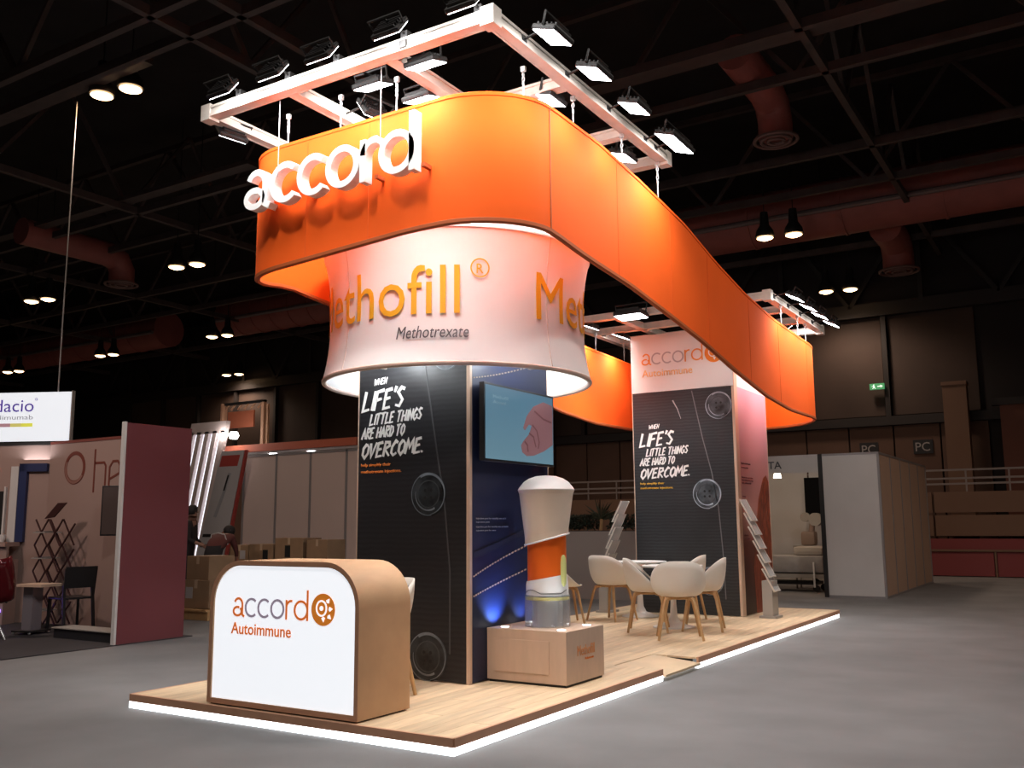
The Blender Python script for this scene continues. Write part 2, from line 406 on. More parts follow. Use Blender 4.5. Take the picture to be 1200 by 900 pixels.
for x, y0, y1, z, lab, r in ((-4.75, 14.9, 17.2, 9.4, 'round nozzle duct with a ringed grille hanging right of the stand lights', .32), (-23.2, 13.2, 16.2, 9.0, 'round nozzle duct at the upper left of the hall', .35), (-4.2, 24.9, 26.6, 8.9, 'round nozzle duct above the far floodlights', .4)):
    t = pipe('nozzle_duct', lab, [(x, y0, z), (x, y1-.5, z), (x, y1-.15, z-.12), (x, y1, z-.4), (x, y1, z-.75)], r, M_duct)
    for k, rr in enumerate((r*1.25, r*.85, r*.45)):
        bm = B(); tube(bm, [(x+rr*math.cos(a), y1+rr*math.sin(a), z-.78-.01*k) for a in [2*math.pi*i/20 for i in range(20)]], .035, 6, closed=True); obj('grille_ring', bm, mat('grille_pale', (.20, .12, .11), .5), t)
# hall lamps, hung in pairs
LP = [(-14.2, 9.6, 9, 'nearest hall lamp pair, high at the upper left'), (-19.4, 15.4, 8, 'hall lamp pair hanging left of the orange banner'), (-26.0, 15.5, 8, 'hall lamp pair near the left edge, above the smaller ones'),
      (-25.8, 22.0, 8, 'hall lamp pair hanging left of the white drum'), (-32.3, 22.1, 8, 'hall lamp pair high behind the pink panel'), (-32.0, 28.1, 8, 'hall lamp pair farthest back, left of the drum'),
      (-39.0, 22.3, 8, 'hall lamp pair directly above the lit name box'), (-6.0, 21.6, 8.1, 'hall lamp pair right of the orange banner'), (-6.0, 27.4, 8, 'hall lamp pair above the exit sign'),
      (1.5, 9.6, 9, 'hall lamp pair right of the stand, outside the view, boosted as fill'), (-4.0, 1.5, 9, 'unseen hall lamp pair over the aisle, boosted as fill'), (4.5, 21.6, 8, 'hall lamp pair in the far right bay'), (1.5, 15.5, 8.5, 'hall lamp pair in the right bay'),
      (-13.5, 3.2, 9, 'hall lamp pair over the neighbouring stand'), (-13.5, 21.8, 8, 'hall lamp pair behind the stand')]
AISLE_FILL = 3.2  # boosts unseen camera-side hall lamps as fill for letters, ribbon and floor
def hall_lamp(x, y, z, lab, k=1):
    t = thing('hall_lamp', lab, 'lamp', (x, y, z), rz=R(10), group='hall ceiling lamps')
    for s in (-1, 1):
        bm = B(); lathe(bm, [(.09, .62), (.11, .30), (.20, .16), (.23, .02), (.22, 0)], 16, s*.33, 0); obj('lamp_housing', bm, M_black, t, smooth=True)
        bm = B(); lathe(bm, [(.19, -.02), (.10, -.06)], 16, s*.33, 0); obj('lens', bm, M_warm, t)
        bm = B(); tube(bm, [(s*.33, 0, .6), (s*.33, 0, 11.995-z)], .012, 6); obj('drop_rod', bm, M_black, t)
    l = bpy.data.lights.new('hall_glow', 'SPOT'); l.energy = HALL*k; l.color = (1, .74, .56) if k == 1 else (1, .93, .88); l.spot_size = R(150); l.spot_blend = .7; l.shadow_soft_size = .3
    lo = bpy.data.objects.new('hall_glow', l); C.objects.link(lo); lo.parent = t; lo.location = (0, 0, -.2)
for a in LP: hall_lamp(*a, AISLE_FILL if a[1] < 10.0 and a[0] > -6 else 1)

# ------------------------------------------------------------ platform
PX0, PX1, PY0, PY1, PZ = -6.53, -3.455, 4.84, 14.6, .105
RY0, RY1 = 8.02, 8.88      # ramp bay
plat = thing('stand_platform', 'low oak-floored stand platform with a glowing white strip under its edge', 'platform', (0, 0, 0))
obj('substructure', bx(PX0+.06, PX1-.5, PY0+.06, PY1-.06, .0, PZ-.02), M_black, plat)
obj('substructure', bx(PX1-.5, PX1-.06, PY0+.06, RY0-.02, .0, PZ-.02), M_black, plat)
obj('substructure', bx(PX1-.5, PX1-.06, RY1+.02, PY1-.06, .0, PZ-.02), M_black, plat)
PW = .1525; nr = int(round((PX1-PX0)/PW)); PW = (PX1-PX0-.03)/nr
pm = {}
def plank(x, y0, y1):
    L = round(y1-y0, 2)
    if L < .03: return
    if L not in pm: pm[L] = obj('plank', bx(0, PW-.003, 0, L-.003, -.018, 0, bev=.0012), M_plank, plat); o = pm[L]
    else: o = pm[L].copy(); C.objects.link(o); o.parent = plat
    o.location = (x, y0, PZ)
for i in range(nr):
    x = PX0+.015+i*PW; y = PY0+.015-(i*.53 % 1.5)
    while y < PY1-.02:
        a, b = max(y, PY0+.015), min(y+1.5, PY1-.015); y += 1.5
        if x+PW/2 > PX1-.47:
            if a < RY0 < b or a < RY1 < b or (a >= RY0 and b <= RY1):
                if a < RY0: plank(x, a, RY0)
                if b > RY1: plank(x, RY1, b)
                continue
        plank(x, a, b)
def fascia(*a): obj('edge_fascia', bx(*a), M_oakedge, plat)
Z0, Z1 = .052, PZ+.001
fascia(PX0, PX1, PY0-.008, PY0+.014, Z0, Z1); fascia(PX1-.014, PX1+.008, PY0, RY0, Z0, Z1); fascia(PX1-.014, PX1+.008, RY1, PY1, Z0, Z1)
fascia(PX0-.008, PX0+.014, PY0, PY1, Z0, Z1); fascia(PX0, PX1, PY1-.014, PY1+.008, Z0, Z1)
def led(*a): obj('light_strip', bx(*a), M_led, plat, label='glowing white light strip')
led(PX0-.004, PX1+.004, PY0-.004, PY0+.03, .003, Z0-.002); led(PX1-.03, PX1+.004, PY0+.03, RY0, .003, Z0-.002); led(PX1-.03, PX1+.004, RY1, PY1-.03, .003, Z0-.002)
led(PX0-.004, PX0+.03, PY0+.03, PY1-.03, .003, Z0-.002)
# slanted ramp bay
bm = B(); xr, xl = PX1+.03, PX1-.46
prism(bm, [(xl, PZ-.002), (xl, PZ-.03), (xr, .035), (xr, .055)], lambda a, b, c: Vector((a, RY0+.006+c, b)), RY1-RY0-.012)
obj('ramp_board', bm, mat('ramp_board_wood', (.72, .54, .35), .45, noise=.1, nscale=3), plat, label='oak ramp board sloping to the aisle')
led(PX1-.1, PX1-.07, RY0, RY1, .003, .03)

# ------------------------------------------------------------ counter
cx0, cx1, cy0, cy1, cz1 = -5.69, -4.245, 4.868, 5.415, 1.135
ct = thing('reception_counter', 'rounded oak reception counter with a glowing white front and orange lettering', 'counter', ((cx0+cx1)/2, (cy0+cy1)/2, PZ))
W2, D2, Hc = (cx1-cx0)/2, (cy1-cy0)/2, cz1-PZ
def rr(w2, h0, h1, r, n=10):
    return [(-w2, h0), (w2, h0)]+arc(w2-r, h1-r, r, r, 0, 90, n)+arc(-w2+r, h1-r, r, r, 90, 180, n)
def ringprism(bm, o, i, f, d):
    A = [[bm.verts.new(f(x, y, c)) for x, y in P] for P, c in ((o, 0), (o, d), (i, d), (i, 0))]
    n = len(o)
    for j in range(4):
        P, Q = A[j], A[(j+1) % 4]
        for k in range(n): bm.faces.new((P[k], P[(k+1) % n], Q[(k+1) % n], Q[k]))
    return bm
fc = lambda a, b, c: Vector((a, -D2+c, b))
obj('shell', ringprism(B(), rr(W2, .012, Hc, .30), rr(W2-.035, .047, Hc-.035, .265), fc, 2*D2), M_oak, ct, smooth=True)
obj('front_edge', ringprism(B(), rr(W2+.001, .011, Hc+.001, .301), rr(W2-.03, .042, Hc-.03, .27), lambda a, b, c: Vector((a, -D2-.002+c, b)), .004), M_oakedge, ct)
obj('light_panel', prism(B(), rr(W2-.034, .046, Hc-.034, .266), lambda a, b, c: Vector((a, -D2+.012+c, b)), .03), mat('backlit_acrylic', (.9, .9, .9), .4, emit=(.90, .94, 1), estr=.80), ct, label='glowing white front panel')
obj('back_panel', prism(B(), rr(W2-.034, .046, Hc-.034, .266), lambda a, b, c: Vector((a, D2-.05+c, b)), .03), M_oak, ct)
obj('toe_kick', bx(-W2+.02, W2-.02, -D2+.02, D2-.02, 0, .012), M_black, ct)
M_E1 = mat('lit_print_orange', (.75, .2, .04), .5, emit=(.75, .17, .03), estr=.5); M_E2 = mat('lit_print_lilac', (.4, .33, .42), .5, emit=(.40, .33, .42), estr=.35)
x0 = -5.462-(cx0+cx1)/2
sc_ = .755/5.72
accord(fr_y(x0, -D2+.0115, .735-PZ), .74/5.35, .125, .003, [M_E1, M_E2, M_E2, M_E2, M_E1, M_E1], ct, gap=.10)
text('lettering', 'Autoimmune', fr_y(x0-.01, -D2+.0115, .615-PZ), .60, .085, M_E1, ct, offset=.012)
T_whtE = mat('lit_print_white', (.9, .9, .9), .5, emit=(.9, .94, 1), estr=.9); T_org2 = mat('lit_emblem_orange', (.8, .25, .03), .5, emit=(.85, .25, .02), estr=.35)
emblem(fr_y(-4.575-(cx0+cx1)/2, -D2+.0115, .817-PZ), .108, ct)
T_whtE = T_wht; T_org2 = MATS['emblem_orange']

# ------------------------------------------------------------ towers
def wrap(n): return n
def tower(x0, x1, y0, y1, zd, zt, lab, front, side, whitefront):
    t = thing('display_tower', lab, 'display tower', ((x0+x1)/2, (y0+y1)/2, PZ))
    ox, oy = (x0+x1)/2, (y0+y1)/2
    L = lambda a, b, c, d, e, f: (a-ox, b-ox, c-oy, d-oy, e-PZ, f-PZ)
    obj('core', bx(*L(x0+.03, x1-.03, y0+.03, y1-.03, PZ, zt-.02)), M_white, t)
    obj('front_print', bx(*L(x0+.012, x1-.035, y0, y0+.03, PZ+.01, zd)), front, t)
    obj('side_print', bx(*L(x1-.03, x1, y0+.035, y1-.012, PZ+.01, zd)), side, t)
    obj('back_print', bx(*L(x0+.012, x1-.012, y1-.03, y1, PZ+.01, zd)), front, t)
    obj('left_print', bx(*L(x0, x0+.03, y0+.012, y1-.012, PZ+.01, zd)), side, t)
    for X, Y in ((x1-.034, y0), (x0, y0), (x1-.03, y1-.012)):
        obj('corner_post', bx(*L(X, X+.034 if X > ox else X+.012, Y, Y+.034 if Y < oy else Y+.012, PZ, zd if not whitefront else zt)), M_plinth, t)
    return t, L
zd2, zt2 = 3.325, 4.20
T1 = (-5.69, -4.46, 6.47, 7.78); T2 = (-5.935, -4.35, 12.93, 14.40)
t1, L1 = tower(*T1, 4.25, 4.3, 'near display tower with charcoal jacket print, denim side and wall screen', M_jacket, M_denim, False)
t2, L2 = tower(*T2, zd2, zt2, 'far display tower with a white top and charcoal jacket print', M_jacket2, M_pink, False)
# white upper boxes
obj('wide_corner_post', bx(*L2(T2[1]-.002, T2[1]+.006, T2[2]-.004, T2[2]+.13, PZ, zt2)), M_plinth, t2, label='wide pale wood corner strip')
obj('side_print', bx(*L1(T1[1]-.002, T1[1]+.012, T1[2]+.03, T1[3], 3.3, 4.3)), M_white, t1, label='white upper side panel')
obj('top_box', bx(*L2(T2[0], T2[1]-.004, T2[2]-.002, T2[3], zd2+.004, zt2)), M_white, t2, label='white upper box with orange lettering')
f2 = lambda x, z: fr_y(x-(T2[0]+T2[1])/2, T2[2]-.003-(T2[2]+T2[3])/2, z-PZ)
T_amber = flat('print_amber', (.82, .30, .06))
accord(f2(-5.76, 3.74), .96/5.35, .12, .004, [T_amber, T_lgrey, T_lgrey, T_lgrey, T_amber, T_amber], t2, gap=.10)
emblem(f2(-4.62, 3.83), .14, t2)
text('lettering', 'Autoimmune', f2(-5.755, 3.565), .80, .11, flat('print_pale_orange', (.85, .50, .20)), t2, offset=.01)
# brush lettering: own capital strokes, slanted
G = {'A': [[(0, 0), (.28, 1), (.55, 0)], [(.1, .35), (.5, .38)]], 'C': [[(.5, .85), (.3, 1), (.05, .6), (.05, .2), (.25, 0), (.5, .15)]],
     'D': [[(.05, 0), (.08, 1)], [(-.02, .98), (.4, .85), (.52, .45), (.3, .05), (.0, .0)]], 'E': [[(.45, 1), (.05, .95), (.03, 0), (.48, .05)], [(.05, .5), (.4, .55)]],
     'F': [[(.52, 1), (.05, .93), (.02, -.05)], [(.05, .5), (.42, .55)]], 'G': [[(.5, .85), (.3, 1), (.05, .6), (.05, .2), (.25, 0), (.5, .2), (.5, .45), (.3, .42)]],
     'H': [[(.04, -.03), (.06, 1)], [(.5, 0), (.52, 1.03)], [(.0, .45), (.55, .55)]], 'I': [[(.1, -.03), (.12, 1)]], 'L': [[(.08, 1.03), (.04, 0), (.5, .06)]],
     'M': [[(0, 0), (.1, 1), (.33, .4), (.58, 1.03), (.66, 0)]], 'N': [[(.02, -.03), (.08, 1), (.45, .05), (.52, 1.05)]], 'O': [[(.3, 1), (.06, .7), (.06, .25), (.28, 0), (.52, .3), (.52, .75), (.3, 1)]],
     'R': [[(.05, -.03), (.07, 1)], [(0, .98), (.42, .95), (.48, .7), (.1, .5), (.55, -.02)]], 'S': [[(.5, .9), (.25, 1), (.06, .78), (.45, .35), (.3, .03), (0, .12)]],
     'T': [[(-.04, .95), (.56, 1.03)], [(.27, 1), (.22, -.04)]], 'V': [[(.02, 1.02), (.22, 0), (.55, 1.04)]], 'W': [[(.0, 1), (.12, 0), (.34, .7), (.46, 0), (.7, 1.03)]],
     "'": [[(.12, 1.1), (.05, .8)]], '.': [[(.05, .12), (.04, -.02)]]}
def brush(txt, fr, width, hgt, m_, parent, wd, slant=.22, rise=.04):
    bm = B(); x = 0; segs = []
    for ch in txt:
        if ch == ' ': x += .38; continue
        g = G[ch]; wch = max(p[0] for s in g for p in s)+.12
        for s in g: segs.append([(px+x, py) for px, py in s])
        x += wch
    k = width/(x-.12); kz = hgt
    for s in segs:
        P = [(px*k+py*kz*slant, py*kz+px*k*rise) for px, py in s]
        Q = [P[0]]
        for a, b in zip(P, P[1:]): Q += [((a[0]+b[0])/2, (a[1]+b[1])/2), b]
        stroke(bm, Q, wd*1.15, fr, .003, w1=wd*.8)
    o = obj('lettering', bm, m_, parent); return o
def slogan(fr, s, m_, m2, t):
    # layout in metres for the near tower; s scales it
    g = lambda a, b: (lambda x, y, c: fr(a*s+x, b*s+y, c))
    brush('WHEN', g(.14, .585), .14*s, .055*s, m_, t, .010*s)
    brush("LIFE'S", g(0, .355), .46*s, .17*s, m_, t, .027*s)
    brush('LITTLE THINGS', g(.09, .225), .58*s, .095*s, m_, t, .0165*s)
    brush('ARE HARD TO', g(.0, .10), .48*s, .095*s, m_, t, .0165*s)
    brush('OVERCOME.', g(0, -.07), .68*s, .125*s, m_, t, .023*s)
    text('lettering', 'help simplify their', g(0, -.145), .34*s, .028*s, m2, t, offset=.01); text('lettering', 'methotrexate injections.', g(0, -.205), .46*s, .028*s, m2, t, offset=.01)
f1 = lambda x, z: fr_y(x-(T1[0]+T1[1])/2, T1[2]-(T1[2]+T1[3])/2-.0005, z-PZ)
slogan(f1(-5.645, 2.05), 1.0, T_wht, T_org, t1)
slogan(f2(-5.83, 2.12), 1.12, T_wht, T_yel, t2)
def button(fr, r, t, bright=1.0, hue=(.055, .065, .075)):
    mm = mat('button_print_%d' % int(bright*100), tuple(c*bright for c in hue), .35, noise=.9, nscale=7)
    mr = mat('button_rim_%d' % int(bright*100), tuple(min(.6, c*bright*6) for c in hue), .35, noise=.7, nscale=4)
    b = obj('printed_button', disc(B(), fr, 0, 0, r, 0, .002, 36), mm, t, label='round jacket button printed on the panel')
    bm = B(); stroke(bm, arc(0, 0, r*.93, r*.93, -80, 120, 24), .02*r, fr, .002, .002, w1=.13*r); stroke(bm, arc(0, 0, r*.97, r*.97, 120, 280, 24), .04*r, fr, .002, .002); stroke(bm, arc(0, 0, r*.74, r*.74, 170, 300, 16), .02*r, fr, .002, .002, w1=.09*r); obj('button_rim', bm, mr, b, kind='stuff')
    bm = B(); stroke(bm, arc(0, 0, r*.62, r*.62, 0, 360, 30)[:-1], .05*r, fr, .0015, .002, closed=True); obj('button_groove', bm, mat('groove_grey', (.05, .055, .06), .4), b)
    bm = B(); [disc(bm, fr, r*.17*i, r*.17*j, r*.08, .002, .002, 10) for i in (-1, 1) for j in (-1, 1)]; obj('button_hole', bm, T_blk, b)
button(f1(-4.888, 1.645), .185, t1, .42); button(f1(-4.888, .30), .20, t1, .42); button(f1(-4.70, 2.86), .16, t1, .9)
button(f2(-4.58, 3.06), .20, t2, 1.0); button(f2(-4.80, 1.80), .215, t2, 1.2); button(f2(-4.80, .58), .20, t2, 1.0)
M_seam = flat('seam_grey', (.06, .06, .065)); M_seam2 = flat('seam_pale', (.16, .16, .17))
for f_, ms, t, pts in ((f1, M_seam, t1, [(-5.02, 3.0), (-4.93, 2.75), (-4.86, 2.35), (-4.80, 2.0), (-4.72, 1.6), (-4.66, 1.0), (-4.66, .2)]), (f2, M_seam2, t2, [(-4.98, 3.30), (-4.93, 3.05), (-4.84, 2.6), (-4.72, 2.1), (-4.64, 1.6), (-4.60, 1.0), (-4.58, .2)])):
    bm = B(); P = []
    for a, b in zip(pts, pts[1:]):
        for i in range(6): P.append((a[0]+(b[0]-a[0])*i/6, a[1]+(b[1]-a[1])*i/6))
    g = f_(0, 0); stroke(bm, P, .014, g, .002); obj('printed_seam', bm, ms, t)
bm = B(); stroke(bm, [(-5.28, 3.18), (-5.21, 3.05), (-5.16, 2.90)], .02, f2(0, 0), .002, w1=.006); obj('printed_highlight', bm, T_lgrey, t2)
# denim side of the near tower: stitching, small print
g1 = fr_x(T1[1]-(T1[0]+T1[1])/2+.001, -(T1[2]+T1[3])/2, -PZ)
def stitches(P0, P1, P2, n, m_, t, fr, ln=.55, wd=.012):
    bm = B()
    for i in range(n):
        def q(u): return ((1-u)**2*P0[0]+2*u*(1-u)*P1[0]+u*u*P2[0], (1-u)**2*P0[1]+2*u*(1-u)*P1[1]+u*u*P2[1])
        stroke(bm, [q(i/n), q((i+ln)/n)], wd, fr, .003)
    return obj('printed_stitching', bm, m_, t, kind='stuff')
M_st = flat('stitch_gold', (.62, .42, .26))
stitches((6.52, 1.06-.10), (6.9, 1.10), (7.75, 1.28), 26, M_st, t1, g1); stitches((6.52, .80), (6.9, .90), (7.75, 1.06), 26, M_st, t1, g1)
stitches((6.52, 2.62), (7.0, 2.70), (7.75, 2.93), 24, flat('stitch_dim', (.25, .2, .16)), t1, g1)
bm = B(); stroke(bm, [(6.52, 1.13), (6.95, 1.22), (7.75, 1.42)], .05, g1, .002); obj('printed_fold', bm, flat('navy_fold', (.012, .02, .05)), t1)
for z, ws in ((1.43, .46), (1.40, .20), (1.36, .50), (1.33, .30)):
    text('lettering', 'injection pen for weekly use at home'[:int(ws*72)], fr_x(T1[1]-(T1[0]+T1[1])/2+.001, 6.56-(T1[2]+T1[3])/2, z-PZ), ws, .014, T_dim, t1)
# pink side of the far tower
g2 = fr_x(T2[1]-(T2[0]+T2[1])/2+.001, -(T2[2]+T2[3])/2, -PZ)
P = [(13.55, .11), (13.50, .7), (13.62, 1.2), (13.85, 1.75), (14.1, 2.05), (14.25, 2.10), (14.36, 2.0), (14.385, .11)]
obj('printed_arm', prism(B(), P, g2, .002), mat('rust_print', (.20, .045, .018), .5, noise=.7, nscale=5, stretch=(1, 3, 1)), t2, label='rust-brown curved shape printed on the side')
for k in range(5):
    bm = B(); stroke(bm, [(a+.05*k+.06, b*(.97-.06*k)) for a, b in P[0:5]], .02, g2, .0035); obj('printed_streak', bm, T_rust, t2)
for z, ws, tx in ((2.22, .42, 'Injection made simpler'), (2.16, .30, 'for every patient'), (2.02, .5, 'One pen once a week at home'), (1.98, .5, 'easy to hold and easy to use'), (1.94, .4, 'with a hidden needle'), (1.75, .14, 'step'), (1.2, .2, 'references'), (1.15, .25, 'see leaflet')):
    text('lettering', tx, fr_x(T2[1]-(T2[0]+T2[1])/2+.001, 13.12-(T2[2]+T2[3])/2, z-PZ), ws, .026, flat('print_mauve', (.16, .05, .06)), t2)

# ------------------------------------------------------------ screen on the near tower
tvx = -4.40
tv = thing('wall_screen', 'flat wall screen showing a hand on a pale blue background, on the denim side', 'screen', (tvx, 7.14, 2.25))
obj('screen_housing', bx(-.02, .03, -.59, .60, -.335, .335, bev=.004), M_bplast, tv); obj('wall_bracket', bx(-.058, -.02, -.2, .2, -.15, .15), M_black, tv)
def scrmat():
    m = mat('lit_picture', (.01, .012, .015), .3, emit=(.12, .25, .34), estr=.78); nt = m.node_tree; b = nt.nodes['Principled BSDF']
    tc = nt.nodes.new('ShaderNodeTexCoord'); gr = nt.nodes.new('ShaderNodeTexGradient'); mp = nt.nodes.new('ShaderNodeMapping')
    mp.inputs['Rotation'].default_value = (0, R(90), 0); mp.inputs['Location'].default_value = (.5, 0, 0)
    nt.links.new(tc.outputs['Object'], mp.inputs[0]); nt.links.new(mp.outputs[0], gr.inputs[0])
    cr = nt.nodes.new('ShaderNodeValToRGB'); cr.color_ramp.elements[0].color = (.17, .30, .37, 1); cr.color_ramp.elements[1].color = (.07, .19, .29, 1)
    nt.links.new(gr.outputs[0], cr.inputs[0]); nt.links.new(cr.outputs[0], b.inputs['Emission Color']); return m
scr = obj('screen_picture', bx(.0301, .032, -.57, .58, -.315, .315), scrmat(), tv)
gs = fr_x(.0322, 0, 0)
hand = [(.57, .24), (.40, .26), (.22, .20), (.10, .10), (.04, -.01), (.07, -.03), (.14, .03), (.19, .02), (.14, -.06), (.04, -.13), (0, -.17), (.02, -.23), (.10, -.26), (.22, -.25), (.40, -.20), (.57, -.13)]
obj('pictured_hand', prism(B(), hand[::-1], gs, .001), mat('picture_skin', (.1, .05, .05), .5, emit=(.17, .08, .09), estr=.8), scr)
bm = B(); 
for P_ in ([(.20, .03), (.28, -.02), (.32, -.12), (.30, -.18)], [(.14, -.05), (.22, -.08), (.26, -.17)], [(.06, -.13), (.11, -.16), (.12, -.22)], [(.24, .16), (.40, .10), (.55, .08)]):
    stroke(bm, P_, .016, fr_x(.0334, 0, 0), .0005)
obj('pictured_crease', bm, mat('picture_crease', (.05, .02, .02), .5, emit=(.10, .035, .04), estr=.8), scr)
text('lettering', 'Methofill', fr_x(.0322, -.45, .21), .24, .03, mat('picture_text', (.1, .15, .18), emit=(.10, .17, .2), estr=.7), scr, depth=.001)
text('lettering', 'Accord', fr_x(.0322, -.45, .165), .2, .03, MATS['picture_text'], scr, depth=.001)

# ------------------------------------------------------------ plinth and giant pen
p = thing('display_plinth', 'pale oak display plinth with small spotlights and orange lettering under the giant pen', 'plinth', (-4.08, 7.05, PZ))
obj('plinth_body', bx(-.375, .375, -.335, .325, .02, .43, bev=.003), M_plinth, p); obj('toe_kick', bx(-.36, .36, -.32, .31, 0, .02), M_black, p)
obj('front_panel', bx(-.30, .22, -.341, -.334, .09, .35, bev=.002), M_plinth, p, label='recess-framed front panel')
text('lettering', 'Methofill', fr_x(.3755, -.15, .225), .30, .085, flat('print_soft_orange', (.70, .30, .12)), p); text('lettering', 'Methotrexate', fr_x(.3755, -.02, .185), .15, .02, T_org, p)
for x, y in ((-.27, -.22), (.27, -.22), (.27, .22), (-.27, .22)):
    bm = B(); lathe(bm, [(.034, .43), (.034, .434), (.026, .436)], 16, x, y); o = obj('puck_light', bm, mat('puck_lens', (1, 1, 1), .4, emit=(.92, .95, 1), estr=6), p, label='small glowing round spotlight')
    l = bpy.data.lights.new('puck_glow', 'SPOT'); l.energy = 5 if x > 0 else (30 if y < 0 else 8); l.spot_size = R(110); l.spot_blend = .8; l.color = (.22, .38, 1) if x < 0 else (.9, .95, 1); l.shadow_soft_size = .02
    lo = bpy.data.objects.new('puck_glow', l); C.objects.link(lo); lo.parent = p; lo.location = (x, y, .45); lo.rotation_euler = (R(180) if x > 0 else R(180), R(-32) if x < 0 else 0, 0)
pen = thing('giant_injection_pen', 'giant white injection pen model with an orange band on the plinth', 'pen model', (-4.07, 7.06, PZ+.432))
M_pen = mat('pen_white_shaded', (.78, .64, .52), .35); M_penw = mat('pen_white', (.82, .80, .78), .3)  # upper body is white; its beige shading is put into the colour
z0 = PZ+.432
def wav(z, a, A=.035, ph=0): return z+A*math.sin(a+ph)+.012*math.sin(2*a+ph)
def sleeve(bm, rfun, zlo, zhi, seg=48, nz=10, th=.006):
    rows = []
    for j in range(nz+1):
        row = []
        for k in range(seg):
            a = 2*math.pi*k/seg; zl, zh = zlo(a), zhi(a); z = zl+(zh-zl)*j/nz; r = rfun(z)
            row.append(bm.verts.new((r*math.cos(a), r*math.sin(a), z)))
        rows.append(row)
    inn = []
    for j in (0, nz):
        inn.append([bm.verts.new(((v.co.x)*(1-th/.2), (v.co.y)*(1-th/.2), v.co.z)) for v in rows[j]])
    for A, D in zip(rows, rows[1:]):
        for k in range(seg): bm.faces.new((A[k], A[(k+1) % seg], D[(k+1) % seg], D[k]))
    for A, D in ((rows[0], inn[0]), (rows[-1], inn[1]), (inn[0], inn[1])):
        for k in range(seg): bm.faces.new((A[k], A[(k+1) % seg], D[(k+1) % seg], D[k]))
    return bm
PH = 1.01
def rp(z):   # body radius from height above plinth
    if z < .66: return .178
    u = max(0, (z-.84)/.292); return .183+.006*min(1, (z-.66)/.2)+.052*u**2.3
def zlip(a): return .722+.048*math.sin(a+PH)
def zlow(a): return .392+.030*math.sin(a+PH+.3)
obj('cap_dome', lathe(B(), [(.232, 1.128), (.243, 1.132), (.245, 1.140), (.228, 1.165), (.195, 1.205), (.15, 1.235), (.09, 1.255), (.02, 1.262)], 48), M_penw, pen, smooth=True)
obj('upper_body', sleeve(B(), lambda z: rp(z)+.002, zlip, lambda a: 1.132, nz=16), M_pen, pen, smooth=True)
obj('body_lip', (lambda b: tube(b, [((rp(zlip(a))+.004)*math.cos(a), (rp(zlip(a))+.004)*math.sin(a), zlip(a)) for a in [2*math.pi*k/48 for k in range(48)]], .008, 6, closed=True))(B()), M_penw, pen, smooth=True)
obj('orange_band', sleeve(B(), lambda z: .166, zlow, lambda a: zlip(a)+.02), mat('pen_orange', (.80, .13, .012), .35), pen, smooth=True)
obj('lower_body', sleeve(B(), lambda z: .180 if z < .33 else .180-.012*min(1, (z-.33)/.09), lambda a: .255, lambda a: zlow(a)+.006), M_penw, pen, smooth=True)
bm = B(); tube(bm, [(.182*math.cos(a), .182*math.sin(a), .275+.03*max(0, math.sin(3*a+1))) for a in [R(-150+8*i) for i in range(20)]], .0025, 5); obj('printed_line', bm, T_grey, pen)
obj('base_collar', lathe(B(), [(.180, .218), (.183, .222), (.183, .240), (.179, .245)], 40), mat('pen_yellow', (.75, .65, .12), .4), pen, smooth=True, label='yellow ring')
obj('clear_base', sleeve(B(), lambda z: .192, lambda a: .0, lambda a: .262, nz=2, th=.008), mat('clear_acrylic', (.85, .9, .95), .05, trans=.85, alpha=.5), pen, smooth=True, label='clear base cylinder')
obj('inner_tube', lathe(B(), [(.13, .0), (.13, .25)], 32), mat('inner_grey', (.50, .52, .56), .4), pen, smooth=True)
bm = B(); lathe(bm, [(.008, .33), (.022, .355), (.026, .42), (.026, .52), (.020, .57), (.008, .59)], 16, .176, -.03); obj('side_capsule', bm, mat('capsule_green', (.55, .58, .22), .3), pen, smooth=True, label='pale green capsule clip')

# ------------------------------------------------------------ drum with lettering
dr = thing('fabric_drum', 'white waisted fabric drum around the near tower with yellow lettering', 'drum sign', (-5.05, 7.13, 2.68))
zb, ztp = 0, 1.15
def rd(z):
    u = z/ztp; return 1.185+.065*abs(2*u-1)**2.4-(.03 if u > 1 else 0)
prof_o = [(rd(ztp*i/24), ztp*i/24) for i in range(25)]
bm = B(); seg = 96
rows = [[bm.verts.new((r*math.cos(2*math.pi*k/seg), r*math.sin(2*math.pi*k/seg), z)) for k in range(seg)] for r, z in prof_o+[(r-.03, z) for r, z in prof_o[::-1]]]
for A, D in zip(rows, rows[1:]+rows[:1]):
    for k in range(seg): bm.faces.new((A[k], A[(k+1) % seg], D[(k+1) % seg], D[k]))
obj('fabric_skin', bm, M_wfab, dr, smooth=True)
for z, r_ in ((0, 1.235), (ztp, 1.235)):
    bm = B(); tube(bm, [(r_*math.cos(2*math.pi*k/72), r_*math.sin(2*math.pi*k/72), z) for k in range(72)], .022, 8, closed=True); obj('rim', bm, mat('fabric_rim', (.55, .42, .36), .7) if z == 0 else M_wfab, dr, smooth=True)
def fdrum(a0, z_, rr0=0): # a0 in degrees
    def f(a, b, c):
        z = z_+b-2.68; r = rd(z)+.006+c; th = R(a0)+a/1.19
        return Vector((r*math.cos(th), r*math.sin(th), z))
    return f
